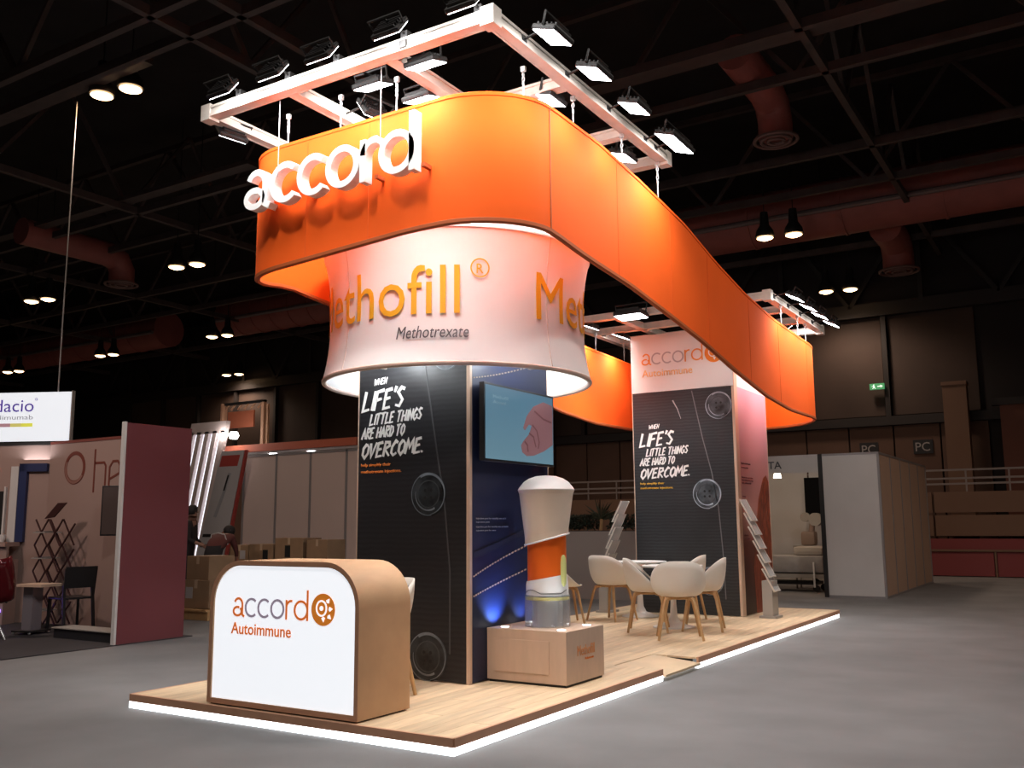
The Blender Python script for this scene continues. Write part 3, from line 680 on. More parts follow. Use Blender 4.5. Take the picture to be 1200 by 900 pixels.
for k in range(3):
    a0 = -141+120*k
    text('lettering', 'Methofill', fdrum(a0, 3.10), 1.19*R(87), .435, mat('print_gold', (.76, .42, .015), .6), dr, sub=.06, depth=.002, label='large golden word on the white fabric')
    text('lettering', 'Methotrexate', fdrum(a0+61.5, 2.895), 1.19*R(29), .11, T_grey, dr, sub=.08, depth=.002, shear=.2, label='small grey slanted word')
    f_ = fdrum(a0+95, 3.485); bm = B(); stroke(bm, arc(0, 0, .075, .075, 0, 360, 28)[:-1], .011, f_, .002, closed=True); obj('lettering', bm, MATS['print_gold'], dr)
    text('lettering', 'R', fdrum(a0+93.6, 3.44), .058, .085, MATS['print_gold'], dr, sub=.05, depth=.002)
for a in (-107, -15, 60, 150):
    bm = B(); tube(bm, [((rd(z)+.001)*math.cos(R(a)), (rd(z)+.001)*math.sin(R(a)), z) for z in [ztp*i/10 for i in range(11)]], .003, 4); obj('fabric_seam', bm, MATS['fabric_rim'], dr)
bm = B()
for a in (-100, -10, 80, 170): bar(bm, (.88*math.cos(R(a)), .88*math.sin(R(a)), .06), (1.2*math.cos(R(a)), 1.2*math.sin(R(a)), .06), .03, .03)
obj('inner_bracket', bm, M_alu, dr)
for a in (-100, -10, 80, 170):
    x_, y_ = .98*math.cos(R(a)), .98*math.sin(R(a))
    bm = B(); lathe(bm, [(.05, .075), (.06, .10), (.05, .13)], 14, x_, y_); o = obj('inner_lamp', bm, M_lamp, dr)
    l = bpy.data.lights.new('drum_glow', 'POINT'); l.energy = 16; l.color = (.9, .97, 1); l.shadow_soft_size = .06
    lo = bpy.data.objects.new('drum_glow', l); C.objects.link(lo); lo.parent = dr; lo.location = (x_, y_, .2)

# ------------------------------------------------------------ orange ribbon banner
def lerp_tab(tab, x):
    if x <= tab[0][0]: return tab[0][1]
    for (a, b), (c, d) in zip(tab, tab[1:]):
        if x <= c:
            u = (x-a)/(c-a); return b+(d-b)*u
    return tab[-1][1]
BOT = [(5.4, 3.59), (6.05, 3.60), (6.6, 3.54), (7.46, 3.48), (8.43, 3.365), (9.18, 3.268), (10.2, 3.094), (11.38, 2.93), (12.4, 2.86), (13.6, 2.867), (15, 2.87)]
TOP = [(5.4, 4.56), (6.08, 4.593), (6.84, 4.59), (7.71, 4.52), (8.79, 4.40), (9.7, 4.21), (10.66, 4.06), (11.8, 3.956), (13.6, 3.905), (15, 3.9)]
RX0, RX1, RYa, RYb = -6.3, -3.4, 5.4, 14.85
def plan():
    P = []
    def ln(a, b, n):
        for i in range(n): P.append((a[0]+(b[0]-a[0])*i/n, a[1]+(b[1]-a[1])*i/n))
    rf, rb = .62, 1.38
    ln((RX0+rf, RYa), (RX1-rf, RYa), 10); P.extend(arc(RX1-rf, RYa+rf, rf, rf, -90, 0, 10)[:-1])
    ln((RX1, RYa+rf), (RX1, RYb-rb), 44); P.extend(arc(RX1-rb, RYb-rb, rb, rb, 0, 90, 14)[:-1])
    rl = 1.0
    ln((RX1-rb, RYb), (RX0+rl, RYb), 4); P.extend(arc(RX0+rl, RYb-rl, rl, rl, 90, 180, 12)[:-1])
    ln((RX0, RYb-rl), (RX0, RYa+rf), 44); P.extend(arc(RX0+rf, RYa+rf, rf, rf, 180, 270, 10)[:-1])
    return P
PL = plan(); NP = len(PL)
def bz(x, y):
    b = lerp_tab(BOT, y)
    if y < 6.2: b += -.10*max(0, min(1, (-4.3-x)/1.8))*(1-(y-5.4)/.8 if y > 5.4 else 1)
    return b
rb_ = thing('ribbon_banner', 'long looping orange fabric ribbon banner hanging over the stand', 'banner', (0, 0, 0))
cum = [0]
for i in range(NP): a, b = PL[i], PL[(i+1) % NP]; cum.append(cum[-1]+math.dist(a, b))
seam_at = [0]; 
# seams at given arc positions
tot = cum[-1]
marks = [.32, 1.06, 2.64, 3.75, 4.95, 6.1, 7.3, 8.6, 9.9, 11.2]
marks += [11.2+(tot-11.2)*k/9 for k in range(1, 9)]
idx = sorted({min(range(NP), key=lambda i: abs(cum[i]-mk)) for mk in marks})
def ribrow(i, off, bulge=0):
    a, b, c = PL[i-1], PL[i % NP], PL[(i+1) % NP]
    t = Vector((c[0]-a[0], c[1]-a[1])).normalized(); n = Vector((t.y, -t.x))
    zb_, zt_ = bz(b[0], b[1]), lerp_tab(TOP, b[1])
    return [(Vector((b[0]+n.x*off, b[1]+n.y*off, zb_+(zt_-zb_)*j/8))) for j in range(9)]
for s, e in zip(idx, idx[1:]+[idx[0]+NP]):
    bm = B(); rows = []
    for i in range(s, e+1):
        # shrink a hair at the seams
        sh = .0
        o_ = ribrow(i % NP, .0); n_ = ribrow(i % NP, -.035)
        row = [bm.verts.new(v) for v in o_+n_[::-1]]; rows.append(row)
    for A, D in zip(rows, rows[1:]):
        m_ = len(A)
        for k in range(m_): bm.faces.new((A[k], A[(k+1) % m_], D[(k+1) % m_], D[k]))
    bm.faces.new(rows[0]); bm.faces.new(rows[-1][::-1])
    obj('fabric_panel', bm, M_orange, rb_, smooth=True)
    i = s % NP; P_ = ribrow(i, .002)
    main = abs(PL[i][0]-RX1) < .02 and PL[i][1] < 6.3
    bm = B(); tube(bm, P_, .007 if main else .0015, 4); obj('seam', bm, M_orim if main else M_oseam, rb_)
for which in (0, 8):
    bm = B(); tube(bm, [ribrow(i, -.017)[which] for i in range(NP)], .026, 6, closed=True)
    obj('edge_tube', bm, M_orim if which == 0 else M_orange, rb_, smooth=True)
# "accord" raised letters, hung before the ribbon
sg = thing('raised_letter_sign', 'large white raised letters hanging in front of the orange ribbon', 'letter sign', (0, 0, 0))
accord(lambda a, b, c: Vector((-5.909+a, 5.235+c, 3.98+b)), .3466, .155, .085, [M_letter]*6, sg, gap=.04, asc=1.34)
for x in (-5.70, -5.25, -4.55, -4.1):
    obj('mounting_arm', bx(x, x+.03, 5.31, 5.405, 4.02, 4.05), M_orim, sg)
for x, z_ in ((-5.50, 4.20), (-4.42, 4.22)):
    obj('hanging_wire', tube(B(), [(x, 5.22, z_), (x, 5.22, 4.86)], .004, 5), M_steel, sg)

# ------------------------------------------------------------ trusses
def truss(lab, z, X, Y, xi, yi, t_=.085):
    t = thing('lighting_truss', lab, 'truss', (0, 0, 0))
    def bm_(a, b):
        bm = B(); bar(bm, a, b, t_, .09)
        # raised lips along both long sides give the box profile its grooves
        d = (Vector(b)-Vector(a)).normalized(); s = d.cross(Vector((0, 0, 1)))
        for i in (-1, 1):
            for j in (-1, 1):
                o = s*(t_/2)*i+Vector((0, 0, .036*j)); bar(bm, Vector(a)+o, Vector(b)+o, .02, .022)
        obj('truss_beam', bm, M_alu, t)
    for y in (Y[0], Y[-1]): bm_((X[0]-.04, y, z), (X[-1]+.04, y, z))
    for x in (X[0], X[-1]): bm_((x, Y[0], z), (x, Y[-1], z))
    for x in xi: bm_((x, Y[0]+.04, z), (x, Y[-1]-.04, z))
    for y in yi: bm_((X[0]+.04, y, z), (X[-1]-.04, y, z))
    for x in X:
        for y in Y: obj('corner_block', bx(x-.055, x+.055, y-.055, y+.055, z-.07, z+.07), M_alu, t)
    return t
TZ = 4.905
X1 = (-6.27, -3.37); Y1 = (5.15, 8.24)
truss('near aluminium lighting truss frame above the front of the ribbon', TZ, X1, Y1, (-5.33, -4.3), (6.3, 7.45))
TZ2 = 4.30
X2 = (-6.45, -3.48); Y2 = (11.85, 14.5)
truss('far aluminium lighting truss frame above the back of the stand', TZ2, X2, Y2, (-5.65, -4.4), (12.75, 13.6))
def flood(x, y, z, aim, up_, lab, grp, arm, power=1.0, size=1.35):
    t = thing('floodlight', lab, 'floodlight', (x, y, z), group=grp)
    d = Vector(aim).normalized(); q = d.to_track_quat('-Z', 'Y')
    h = thing('lamp_head', None, None, (0, 0, 0), parent=t); h.rotation_mode = 'QUATERNION'; h.rotation_quaternion = q; h.scale = (size,)*3
    bm = B(); box(bm, -.105, .105, -.075, .075, 0, .032, bev=.010)
    for i in range(5): box(bm, -.08, .08, -.06+.028*i, -.05+.028*i, .032, .05)
    obj('housing', bm, M_black, h); 
    obj('lens', bx(-.096, .096, -.067, .067, -.003, .003), M_lamp, h, label='glowing white lens')
    bm = B(); tube(bm, [(-.11, 0, .02), (-.12, 0, .09), (.12, 0, .09), (.11, 0, .02)], .008, 6); obj('yoke', bm, M_black, h)
    bm = B(); tube(bm, [q @ Vector((0, 0, .09)), Vector(arm)*.5+Vector((0, 0, .05)), Vector(arm)], .010, 6); obj('arm', bm, M_black, t)
    A_ = Vector(arm); obj('clamp', bx(A_.x-.03, A_.x+.03, A_.y-.03, A_.y+.03, A_.z-.03, A_.z+.03), M_black, t)
    l = bpy.data.lights.new('flood_glow', 'SPOT'); l.energy = FLOOD*power; l.spot_size = R(125); l.spot_blend = .6; l.color = (1, .985, .97); l.shadow_soft_size = .30
    lo = bpy.data.objects.new('flood_glow', l); C.objects.link(lo); lo.parent = h; lo.location = (0, 0, -.03)
G1 = 'floodlights on the near truss'; G2 = 'floodlights on the far truss'
names = ['leftmost', 'second from the left', 'middle', 'fourth from the left', 'rightmost']
for n_, x in zip(names, (-5.87, -5.30, -4.775, -4.107, -3.45)):
    flood(x, 4.95, TZ+.03, (0, .80, -.60), None, n_+' of the five dark-backed floodlights on the front beam', G1, (0, .18, .04), .42, 1.2)
for n_, y in zip(('nearest the front corner', 'second along', 'third along', 'last but one', 'last'), (5.53, 6.185, 6.925, 7.69, 7.93)):
    flood(-3.09, y, TZ-.055, (-.32, 0, -.95), None, 'floodlight on the right side beam of the near truss, '+n_, G1, (-.26, 0, .05), .45)
for x, y, lab in ((-6.34, 5.43, 'floodlight under the front left corner of the near truss'), (-4.68, 5.43, 'inner floodlight of the near truss, upper one behind the front beam'), (-4.11, 5.375, 'inner floodlight behind the front beam, to the right'), (-4.99, 5.79, 'inner floodlight half hidden by the ribbon edge, left one'), (-4.49, 5.825, 'inner floodlight half hidden by the ribbon edge, right one')):
    flood(x, y, TZ-.055, ((-.8, .15, -.6) if x < -4.8 else (0, .30, -.95)), None, lab, G1, ((.1 if x < -6 else 0, -.26, .05) if y < 5.5 else (-.34 if x < -4.8 else .19, .0, .06)), 1.25)
flood(-3.62, 6.40, TZ-.055, (-.3, 0, -1), None, 'floodlight inside the right beam near the white drop rod', G1, (.25, 0, .06), .45)
flood(-3.64, 7.85, TZ-.055, (-.3, 0, -1), None, 'floodlight inside the right beam by the last chain', G1, (.27, 0, .06), .5)
flood(-5.35, 11.70, TZ2-.08, (0, -.05, -1), None, 'bright floodlight hanging before the far tower', G2, (0, .13, .08), 1.5, 2.0)
for n_, y in zip(('first', 'second', 'third', 'fourth'), (11.95, 12.6, 13.2, 13.85)):
    flood(-3.16, y, TZ2-.06, (-.45, 0, -.9), None, n_+' floodlight along the right beam of the far truss', G2, (-.29, 0, .06), .5)
for n_, x, y in (('front', -6.15, 12.0), ('rear', -6.08, 12.9)):
    flood(x, y, TZ2-.08, (-.35, 0, -.9), None, n_+' floodlight inside the left beam of the far truss', G2, (-.30, 0, .08), 1.0)
flood(-3.85, 13.75, TZ2-.08, (.25, .5, -.85), None, 'floodlight inside the rear right corner of the far truss', G2, (.37, .05, .08), 1.0)
flood(-5.0, 14.2, TZ2-.02, (0, .5, -.85), None, 'floodlight at the rear beam of the far truss, behind the white box', G2, (0, .28, .03), .8)
def chain(x, y, z0_, z1_, lab, grp):
    t = thing('hanging_chain', lab, 'chain', (x, y, z0_), group=grp)
    H_ = z1_-z0_
    obj('cable', tube(B(), [(0, 0, 0), (0, 0, H_*.45)], .006, 6), M_steel, t)
    bm = B(); n = max(3, int(H_*.55/.035)); 
    for i in range(n):
        z = H_*.45+H_*.55*(i+.5)/n; pts = [((.010*math.cos(a) if i % 2 else 0), (0 if i % 2 else .010*math.cos(a)), z+.024*math.sin(a)) for a in [2*math.pi*k/8 for k in range(8)]]
        tube(bm, pts, .0045, 5, closed=True)
    obj('links', bm, M_steel, t)
    obj('shackle', bx(-.018, .018, -.012, .012, H_-.03, H_+.01), M_steel, t)
for x, y, lab in ((-5.62, 5.44, 'chain at the left end of the front beam'), (-5.0, 5.41, 'chain left of the word on the ribbon'), (-4.42, 5.41, 'chain over the middle of the word'), (-3.5, 5.8, 'chain at the front right bend'), (-3.42, 6.45, 'chain by the vertical seam'), (-3.41, 7.35, 'chain on the right side beam'), (-3.41, 8.15, 'chain at the rear corner of the near truss'), (-6.29, 6.4, 'chain at the left side beam'), (-6.29, 7.6, 'chain at the rear left of the near truss')):
    chain(x, y, lerp_tab(TOP, y), TZ-.06, lab, 'chains between the near truss and the ribbon')
for x, y, lab in ((-3.45, 12.3, 'first chain at the right side of the far truss'), (-3.45, 13.1, 'second chain at the right side of the far truss'), (-3.5, 13.7, 'third chain at the right side of the far truss'), (-6.36, 12.6, 'front chain at the left side of the far truss'), (-6.36, 13.6, 'rear chain at the left side of the far truss')):
    chain(x, y, lerp_tab(TOP, y), TZ2-.05, lab, 'chains between the far truss and the ribbon')
for x, y in ((-4.30, 7.3), (-5.9, 7.3)):
    o = obj('drop_rod', tube(B(), [(x, y, TZ-.05), (x, y, 3.86)], .022, 8), M_letter); tag(o, 'white drop rod carrying the drum, '+('right' if x > -5 else 'left')+' one', 'rod', 'drop rods of the drum')

# ------------------------------------------------------------ chairs and tables
def chair_meshes():
    SEG, NT = 36, 12
    def pt(a, t, inset=0):
        # a=0 front, pi = back
        back = (1-math.cos(a))/2; side = math.sin(a)**2
        q = max(0, min(1, (back-.13)/.85)); hh = .015+.375*(q*q*(3-2*q)*.6+q*.4)
        rim = .245+.045*min(1, back*2)
        if t < .4: r = t/.4*.17; z = .0+.004*(t/.4)**2
        else:
            s = (t-.4)/.6; r = .17+(rim-.17)*math.sin(s*math.pi/2)**.8; z = .004+hh*s**1.55
        r -= inset*(1 if t > .45 else t/.45)
        return Vector((r*math.sin(a)*1.05, r*math.cos(a), .47+z+(inset if t <= .45 else inset*.3)))
    def surf(t1, ins):
        bm = B(); rows = []
        c0 = bm.verts.new(pt(0, 0, ins))
        for j in range(1, NT+1): rows.append([bm.verts.new(pt(2*math.pi*k/SEG, t1*j/NT, ins)) for k in range(SEG)])
        for k in range(SEG): bm.faces.new((c0, rows[0][k], rows[0][(k+1) % SEG]))
        for A, D in zip(rows, rows[1:]):
            for k in range(SEG): bm.faces.new((A[k], D[k], D[(k+1) % SEG], A[(k+1) % SEG]))
        return bm
    return surf
def make_chair(loc, rz, lab):
    t = thing('dining_chair', lab, 'chair', loc, rz, group='cream tub chairs around the tables')
    s = chair_meshes()
    sh = obj('seat_shell', s(1, 0), M_chair, t, smooth=True); md = sh.modifiers.new('s', 'SOLIDIFY'); md.thickness = .014; md.offset = 0
    pd = obj('seat_pad', s(.93, .012), M_pad, t, smooth=True, label='grey-green inner upholstery'); md = pd.modifiers.new('s', 'SOLIDIFY'); md.thickness = .008; md.offset = 0
    bm = B(); tube(bm, [(.15*math.cos(a), .15*math.sin(a), .452) for a in [2*math.pi*k/16 for k in range(16)]], .014, 6, closed=True); bar(bm, (-.15, 0, .452), (.15, 0, .452), .04, .02); obj('under_frame', bm, M_leg, t)
    for sx in (-1, 1):
        for sy in (-1, 1):
            bm = B(); tube(bm, [(sx*.10, sy*.10, .455), (sx*.15, sy*.15, .44), (sx*.17, sy*.17, .38), (sx*.245, sy*.235, 0)], .026, 8, r1=.015); obj('leg', bm, M_leg, t, smooth=True)
    t.scale = (1.0,)*3
    return t
def copy_thing(o, loc, rz, lab):
    c = o.copy(); C.objects.link(c); c.location = loc; c.rotation_euler = (0, 0, rz); c['label'] = lab
    for ch in o.children:
        d = ch.copy(); C.objects.link(d); d.parent = c
        for g_ in ch.children: e_ = g_.copy(); C.objects.link(e_); e_.parent = d
    return c
# the chair's front is +y at rz = 0
TB1 = (-4.68, 11.27); TB2 = (-5.62, 12.35)
def face(x, y, t): return math.atan2(t[1]-y, t[0]-x)-math.pi/2
SP = [((-4.17, 10.20), TB1, 'cream tub chair nearest the aisle, its back to the viewer'), ((-4.79, 10.75), (-3.9, 11.1), 'cream tub chair left of the front one, turned to the right'),
      ((-5.76, 11.73), TB2, 'cream tub chair farthest left in the full group, at the rear table'), ((-4.25, 11.16), (-5.25, 10.86), 'cream tub chair at the right end, turned to the left'),
      ((-4.86, 12.10), (-5.9, 11.9), 'cream tub chair behind the front table, mostly hidden'), ((-6.17, 11.12), (-5.2, 11.9), 'cream tub chair half hidden behind the giant pen')]
ch0 = None
for (x, y), tb, lab in SP:
    if ch0 is None: ch0 = make_chair((x, y, PZ), face(x, y, tb), lab)
    else: copy_thing(ch0, (x, y, PZ), face(x, y, tb), lab)
copy_thing(ch0, (-4.90, 5.82, PZ), R(150), 'cream tub chair behind the reception counter, only a leg and its rim in view')
def table(x, y, r, lab):
    t = thing('round_table', lab, 'table', (x, y, PZ), group='small round white tables')
    obj('tabletop', lathe(B(), [(r-.01, .735), (r, .74), (r, .755), (r-.006, .76)], 40), M_white, t, smooth=True)
    obj('pedestal', lathe(B(), [(.26, 0), (.26, .012), (.18, .03), (.08, .07), (.045, .14), (.035, .3), (.035, .6), (.06, .70), (.12, .735)], 32), M_white, t, smooth=True)
    return t
table(*TB1, .38, 'round white pedestal table nearest the aisle'); table(*TB2, .38, 'round white pedestal table behind, beside the far tower')
# ------------------------------------------------------------ brochure stands
M_acr = mat('clear_shelf', (.72, .70, .68), .15, alpha=.55); M_sgrey = mat('stand_grey', (.36, .33, .30), .5)
def zig(lab, loc, rz, m_frame):
    t = thing('brochure_stand', lab, 'brochure stand', loc, rz, group='zigzag brochure stands on the platform')
    obj('base', bx(-.14, .14, -.12, .12, 0, .03), m_frame, t); obj('base_box', bx(-.13, .13, -.07, .07, .03, .50, bev=.005), m_frame, t)
    for k in range(6):
        z = .36+.19*k; y = -.05+.055*k+(.0)
        s = -1 if k % 2 else 1
        bm = B(); prism(bm, [(-.05+y*1+.0, z), (.10+y, z+.30), (.108+y, z+.295), (-.04+y, z-.005)], lambda a, b, c: Vector((-.13+c, -a if False else a, b)), .26)
        sf = obj('shelf', bm, M_acr, t)
        for xx in (-.13, .13):
            bm = B(); bar(bm, (xx, -.05+y, z), (xx, .105+y, z+.30), .012, .02); obj('shelf_edge', bm, M_alu, sf)
        bm = B(); bar(bm, (-.13, -.05+y, z), (.13, -.05+y, z), .03, .012); obj('shelf_lip', bm, M_alu, sf)
    return t
zig('grey and clear zigzag brochure stand beside the pink side of the far tower', (-3.99, 13.02, PZ), R(90), M_sgrey)
zig('clear zigzag brochure stand at the left of the far tower', (-6.33, 12.74, PZ), R(-90), M_sgrey)
# ------------------------------------------------------------ planter
pt_ = thing('planter', 'long white planter box behind the platform', 'planter', (-8.0, 16.2, 0))
obj('trough', bx(-1.2, 1.2, -.2, .2, 0, 1.25), mat('planter_white', (.34, .30, .28), .7), pt_); obj('soil', bx(-1.15, 1.15, -.16, .16, 1.25, 1.262), M_dcarpet, pt_)
M_leaf = mat('dark_leaf', (.022, .032, .02), .6, rnd=0, noise=.4, nscale=8); M_yuc = mat('yucca_leaf', (.045, .055, .03), .5)
def leafp(bm, a, b, wd):
    a, b = Vector(a), Vector(b); d = b-a; s = d.cross(Vector((random.uniform(-1, 1), random.uniform(-1, 1), .3))).normalized()*wd
    m1 = a+d*.45+Vector((0, 0, .02)); v = [bm.verts.new(p_) for p_ in (a, m1+s, b-Vector((0, 0, .03)), m1-s)]
    bm.faces.new((v[0], v[1], v[2])); bm.faces.new((v[0], v[2], v[3]))
yu = thing('yucca_plant', 'spiky yucca rising from the middle of the planter', 'plant', (-8.15, 16.2, 1.262))
obj('trunk', tube(B(), [(0, 0, 0), (.02, 0, .22)], .03, 8), M_leg, yu)
for k in range(44):
    bm = B(); a = random.uniform(0, 6.28); el = R(random.uniform(5, 85)); L_ = random.uniform(.3, .48); leafp(bm, (0, 0, .2), (math.cos(a)*math.cos(el)*L_, math.sin(a)*math.cos(el)*L_, .2+math.sin(el)*L_), .016); obj('leaf', bm, M_yuc, yu)
for x, lab in ((-8.75, 'dark bushy plant at the left end of the planter'), (-7.75, 'dark bushy plant right of the yucca'), (-7.3, 'dark bushy plant at the right of the planter'), (-8.45, 'dark bushy plant left of the yucca')):
    b_ = thing('bushy_plant', lab, 'plant', (x, 16.2, 1.262), group='bushes in the planter')
    obj('stem', tube(B(), [(0, 0, 0), (0, 0, .2)], .012, 6), M_leg, b_)
    bm = B()
    for k in range(260):
        a = random.uniform(0, 6.28); r_ = random.uniform(.02, .24)*1.0; z = random.uniform(.03, .27); p_ = Vector((math.cos(a)*r_, math.sin(a)*min(r_, .15), z))
        leafp(bm, p_, p_+Vector((random.uniform(-1, 1), random.uniform(-1, 1), random.uniform(-.3, 1))).normalized()*.08, .022)
    obj('foliage', bm, M_leaf, b_, kind='stuff')

# ------------------------------------------------------------ right shell-scheme booth
M_shellw = mat('shell_panel_white', (.60, .57, .55), .7, noise=.03, nscale=2); M_shellb = mat('shell_panel_shaded', (.46, .31, .23), .75, noise=.04, nscale=1); M_prof = mat('shell_profile', (.30, .28, .28), .4, metal=.3)  # side panels browned: the unlit side is put into their colour
bo = thing('exhibition_booth', 'white-panelled shell booth at the right, its unlit side panels coloured brown', 'booth', (-3.5, 18.42, 0))
HB = 2.68
obj('wall_panel', bx(-1.02, -.03, 0, .03, .04, HB-.04), M_shellw, bo, label='large white front panel')
for i in range(5):
    y = .05+i*1.06
    obj('wall_panel', bx(-.03, 0, y, y+1.02, .04, HB-.04), M_shellb, bo)
    obj('profile_post', bx(-.045, .012, y-.045, y, 0, HB), M_prof, bo)
obj('profile_post', bx(-.045, .012, 5.35, 5.39, 0, HB), M_prof, bo)
obj('profile_post', bx(-1.10, -1.02, -.02, .04, 0, HB), M_black, bo)
for z in (0, HB-.04): obj('profile_rail', bx(-1.02, .01, -.01, .035, z, z+.04), M_prof, bo); obj('profile_rail', bx(-.04, .01, .03, 5.38, z, z+.04), M_prof, bo)
obj('fascia', bx(-4.1, -1.1, 0, .03, HB-.34, HB), M_shellw, bo, label='white name fascia')
text('lettering', 'DELTA', fr_y(-2.42, -.001, HB-.25), .62, .15, T_grey, bo, offset=.01)
for i in range(4): obj('wall_panel', bx(-4.1+i*1.03, -4.1+i*1.03+.99, 2.9, 2.93, .04, HB-.04), M_shellw, bo)
obj('wall_panel', bx(-4.13, -4.1, 0, 2.93, .04, HB-.04), M_shellb, bo)
for k_, x in enumerate((-1.95, -3.0)):
    bm = B(); lathe(bm, [(.06, 2.36), (.08, 2.26)], 12, x, .2); obj('spot_head', bm, mat('booth_lens', (1, .9, .75), .5, emit=(1, .82, .6), estr=9), bo)
    l = bpy.data.lights.new('booth_glow', 'SPOT'); l.energy = 16; l.color = (1, .75, .5); l.spot_size = R(120); l.shadow_soft_size = .06
    lo = bpy.data.objects.new('booth_glow', l); C.objects.link(lo); lo.parent = bo; lo.location = (x, .35, 2.22); lo.rotation_euler = (R(45), 0, 0)
o = thing('booth_screen', 'black wall screen inside the right booth', 'screen', (-5.28, 21.235, 1.95)); obj('screen_panel', bx(-.35, .35, 0, .04, -.42, .42), mat('matt_black', (.006, .006, .007), .8, spec=.1), o); obj('bracket', bx(-.1, .1, .04, .083, -.1, .1), M_black, o)
bd = thing('hospital_bed', 'hospital bed with a grey sheet inside the right booth', 'bed', (-5.35, 19.9, 0))
M_sheet = mat('grey_sheet', (.34, .32, .31), .9, noise=.1, nscale=6, bump=.8, bscale=7)
bm = B(); box(bm, -1.0, .48, -.42, .42, .38, .72, bev=.05); obj('mattress', bm, M_sheet, bd, smooth=True)
bm = B(); box(bm, -.15, .45, -.3, .3, .72, .90, bev=.08); obj('pillow', bm, mat('pillow_cover', (.42, .38, .34), .9), bd, smooth=True)
obj('bed_frame', bx(-1.0, .5, -.4, .4, .28, .36), M_sgrey, bd); obj('base_frame', bx(-.8, .3, -.25, .25, .14, .2), M_black, bd)
for x in (-.75, .3):
    for y in (-.3, .3):
        bm = B(); tube(bm, [(x, y-.02, .07), (x, y+.02, .07)], .07, 14); obj('castor', bm, M_black, bd)
    obj('lift_leg', bar(B(), (x, 0, .17), (x-.15, 0, .3), .06, .04), M_black, bd)
obj('side_rail', bar(B(), (.3, -.45, .1), (.3, -.45, .6), .03, .03), M_white, bd)
dv = thing('clinic_device', 'pale device with a round dark head on a trolley behind the bed', 'medical device', (-5.35, 20.75, 0))
obj('trolley', bx(-.4, .5, -.2, .2, .85, .9), M_sgrey, dv); [obj('trolley_leg', bx(x, x+.03, y, y+.03, 0, .85), M_sgrey, dv) for x in (-.38, .45) for y in (-.18, .15)]
bm = B(); box(bm, -.25, .05, -.15, .15, .9, 1.2, bev=.06); obj('device_body', bm, mat('device_pale', (.28, .20, .16), .6), dv, smooth=True)
bm = B(); tube(bm, [(-.05, 0, 1.15), (-.02, 0, 1.35), (.0, 0, 1.45)], .06, 10); obj('device_neck', bm, MATS['device_pale'], dv, smooth=True)
bm = B(); tube(bm, [(.06, -.1, 1.45), (.06, .1, 1.45)], .14, 16); tube(bm, [(-.16, -.05, 1.5), (-.16, .05, 1.5)], .10, 14); obj('device_head', bm, M_sgrey, dv, smooth=True)
bm = B(); box(bm, .2, .5, -.05, .0, .95, 1.2); obj('device_monitor', bm, M_bplast, dv)

# ------------------------------------------------------------ partition wall behind, left of the near tower
M_part = mat('partition_panel', (.56, .45, .41), .8, noise=.03, nscale=1)
pa = thing('partition_wall', 'beige-grey exhibition partition of tall panels behind the counter', 'partition', (-16.7, 15.1, 0))
for i in range(6):
    obj('wall_panel', bx(i*1.04+.03, i*1.04+1.01, 0, .03, .03, 2.97), M_part, pa); obj('profile_post', bx(i*1.04-.03, i*1.04+.03, -.01, .04, 0, 3.0), M_prof, pa)
obj('profile_rail', bx(0, 6.24, -.01, .04, 2.95, 3.0), M_prof, pa)
rbm = thing('fascia_beam', 'red-orange lit canopy beam above the partition', 'canopy', (-18.1, 15.3, 0))
obj('beam_face', bx(0, 4.6, 0, .08, 3.10, 3.27), mat('red_orange_face', (.48, .12, .06), .6), rbm)
bm = B(); prism(bm, [(0, .08), (4.9, .08), (4.9, .5), (.2, 1.6), (0, 1.6)], fr_up(0, 0, 3.05), .05); obj('canopy_slab', bm, M_white, rbm)
for x in (.25, .75, 1.9, 3.1):
    bm = B(); lathe(bm, [(.09, 3.03), (.09, 3.05)], 14, x, .2); obj('downlight', bm, M_lamp, rbm)
bm = B(); lathe(bm, [(.08, 3.42), (.12, 3.50), (.08, 3.58)], 14, .9, -.1); obj('bright_lamp', bm, mat('bright_lens', (1, 1, 1), .5, emit=(1, .98, .95), estr=14), rbm)
l = bpy.data.lights.new('canopy_glow', 'POINT'); l.energy = 25; l.color = (1, .93, .88); l.shadow_soft_size = .1
lo = bpy.data.objects.new('canopy_glow', l); C.objects.link(lo); lo.parent = rbm; lo.location = (.9, -.4, 3.5)
# slanted white blades
sl = thing('slatted_backdrop', 'slanted white slatted wall glowing between its slats, behind the pink panel', 'backdrop', (-18.85, 14.9, 0))
f_ = lambda a, b, c: Vector((a+(b-.0)*.24-.4, c, b))
M_slat = mat('slat_white', (.62, .52, .50), .6); M_slit = mat('lit_gap', (.9, .92, 1), .5, emit=(.85, .9, 1), estr=1.6)
for i in range(5):
    w_ = .12
    obj('slat', prism(B(), [(i*.27-.0, 0), (i*.27+.14, 0), (i*.27+.14, 3.6), (i*.27, 3.6)], f_, .12), M_slat, sl)
for i in range(4):
    obj('light_gap', prism(B(), [(i*.27+.14, .3), (i*.27+.27, .3), (i*.27+.27, 3.55), (i*.27+.14, 3.55)], lambda a, b, c: f_(a, b, c+.09), .02), M_slit, sl, label='bright glowing gap')
obj('head_board', prism(B(), [(0, 3.55), (1.22, 3.55), (1.22, 3.82), (0, 3.82)], f_, .12), M_slat, sl)
bp_ = thing('slanted_poster_board', 'slanted white poster board with a dark pen picture and red edge', 'poster board', (-17.62, 14.9, 0))
f3 = lambda a, b, c: Vector((a+b*.30-.5, -c, b))
obj('board', prism(B(), [(0, 0), (.95, 0), (.75, 3.1), (-.0, 3.1)], f3, .05), mat('poster_pale', (.42, .41, .42), .6), bp_)
obj('red_edge', prism(B(), [(.99, 0), (1.06, 0), (.84, 3.1), (.78, 3.1)], f3, .06), mat('red_edge', (.35, .05, .04), .6), bp_)
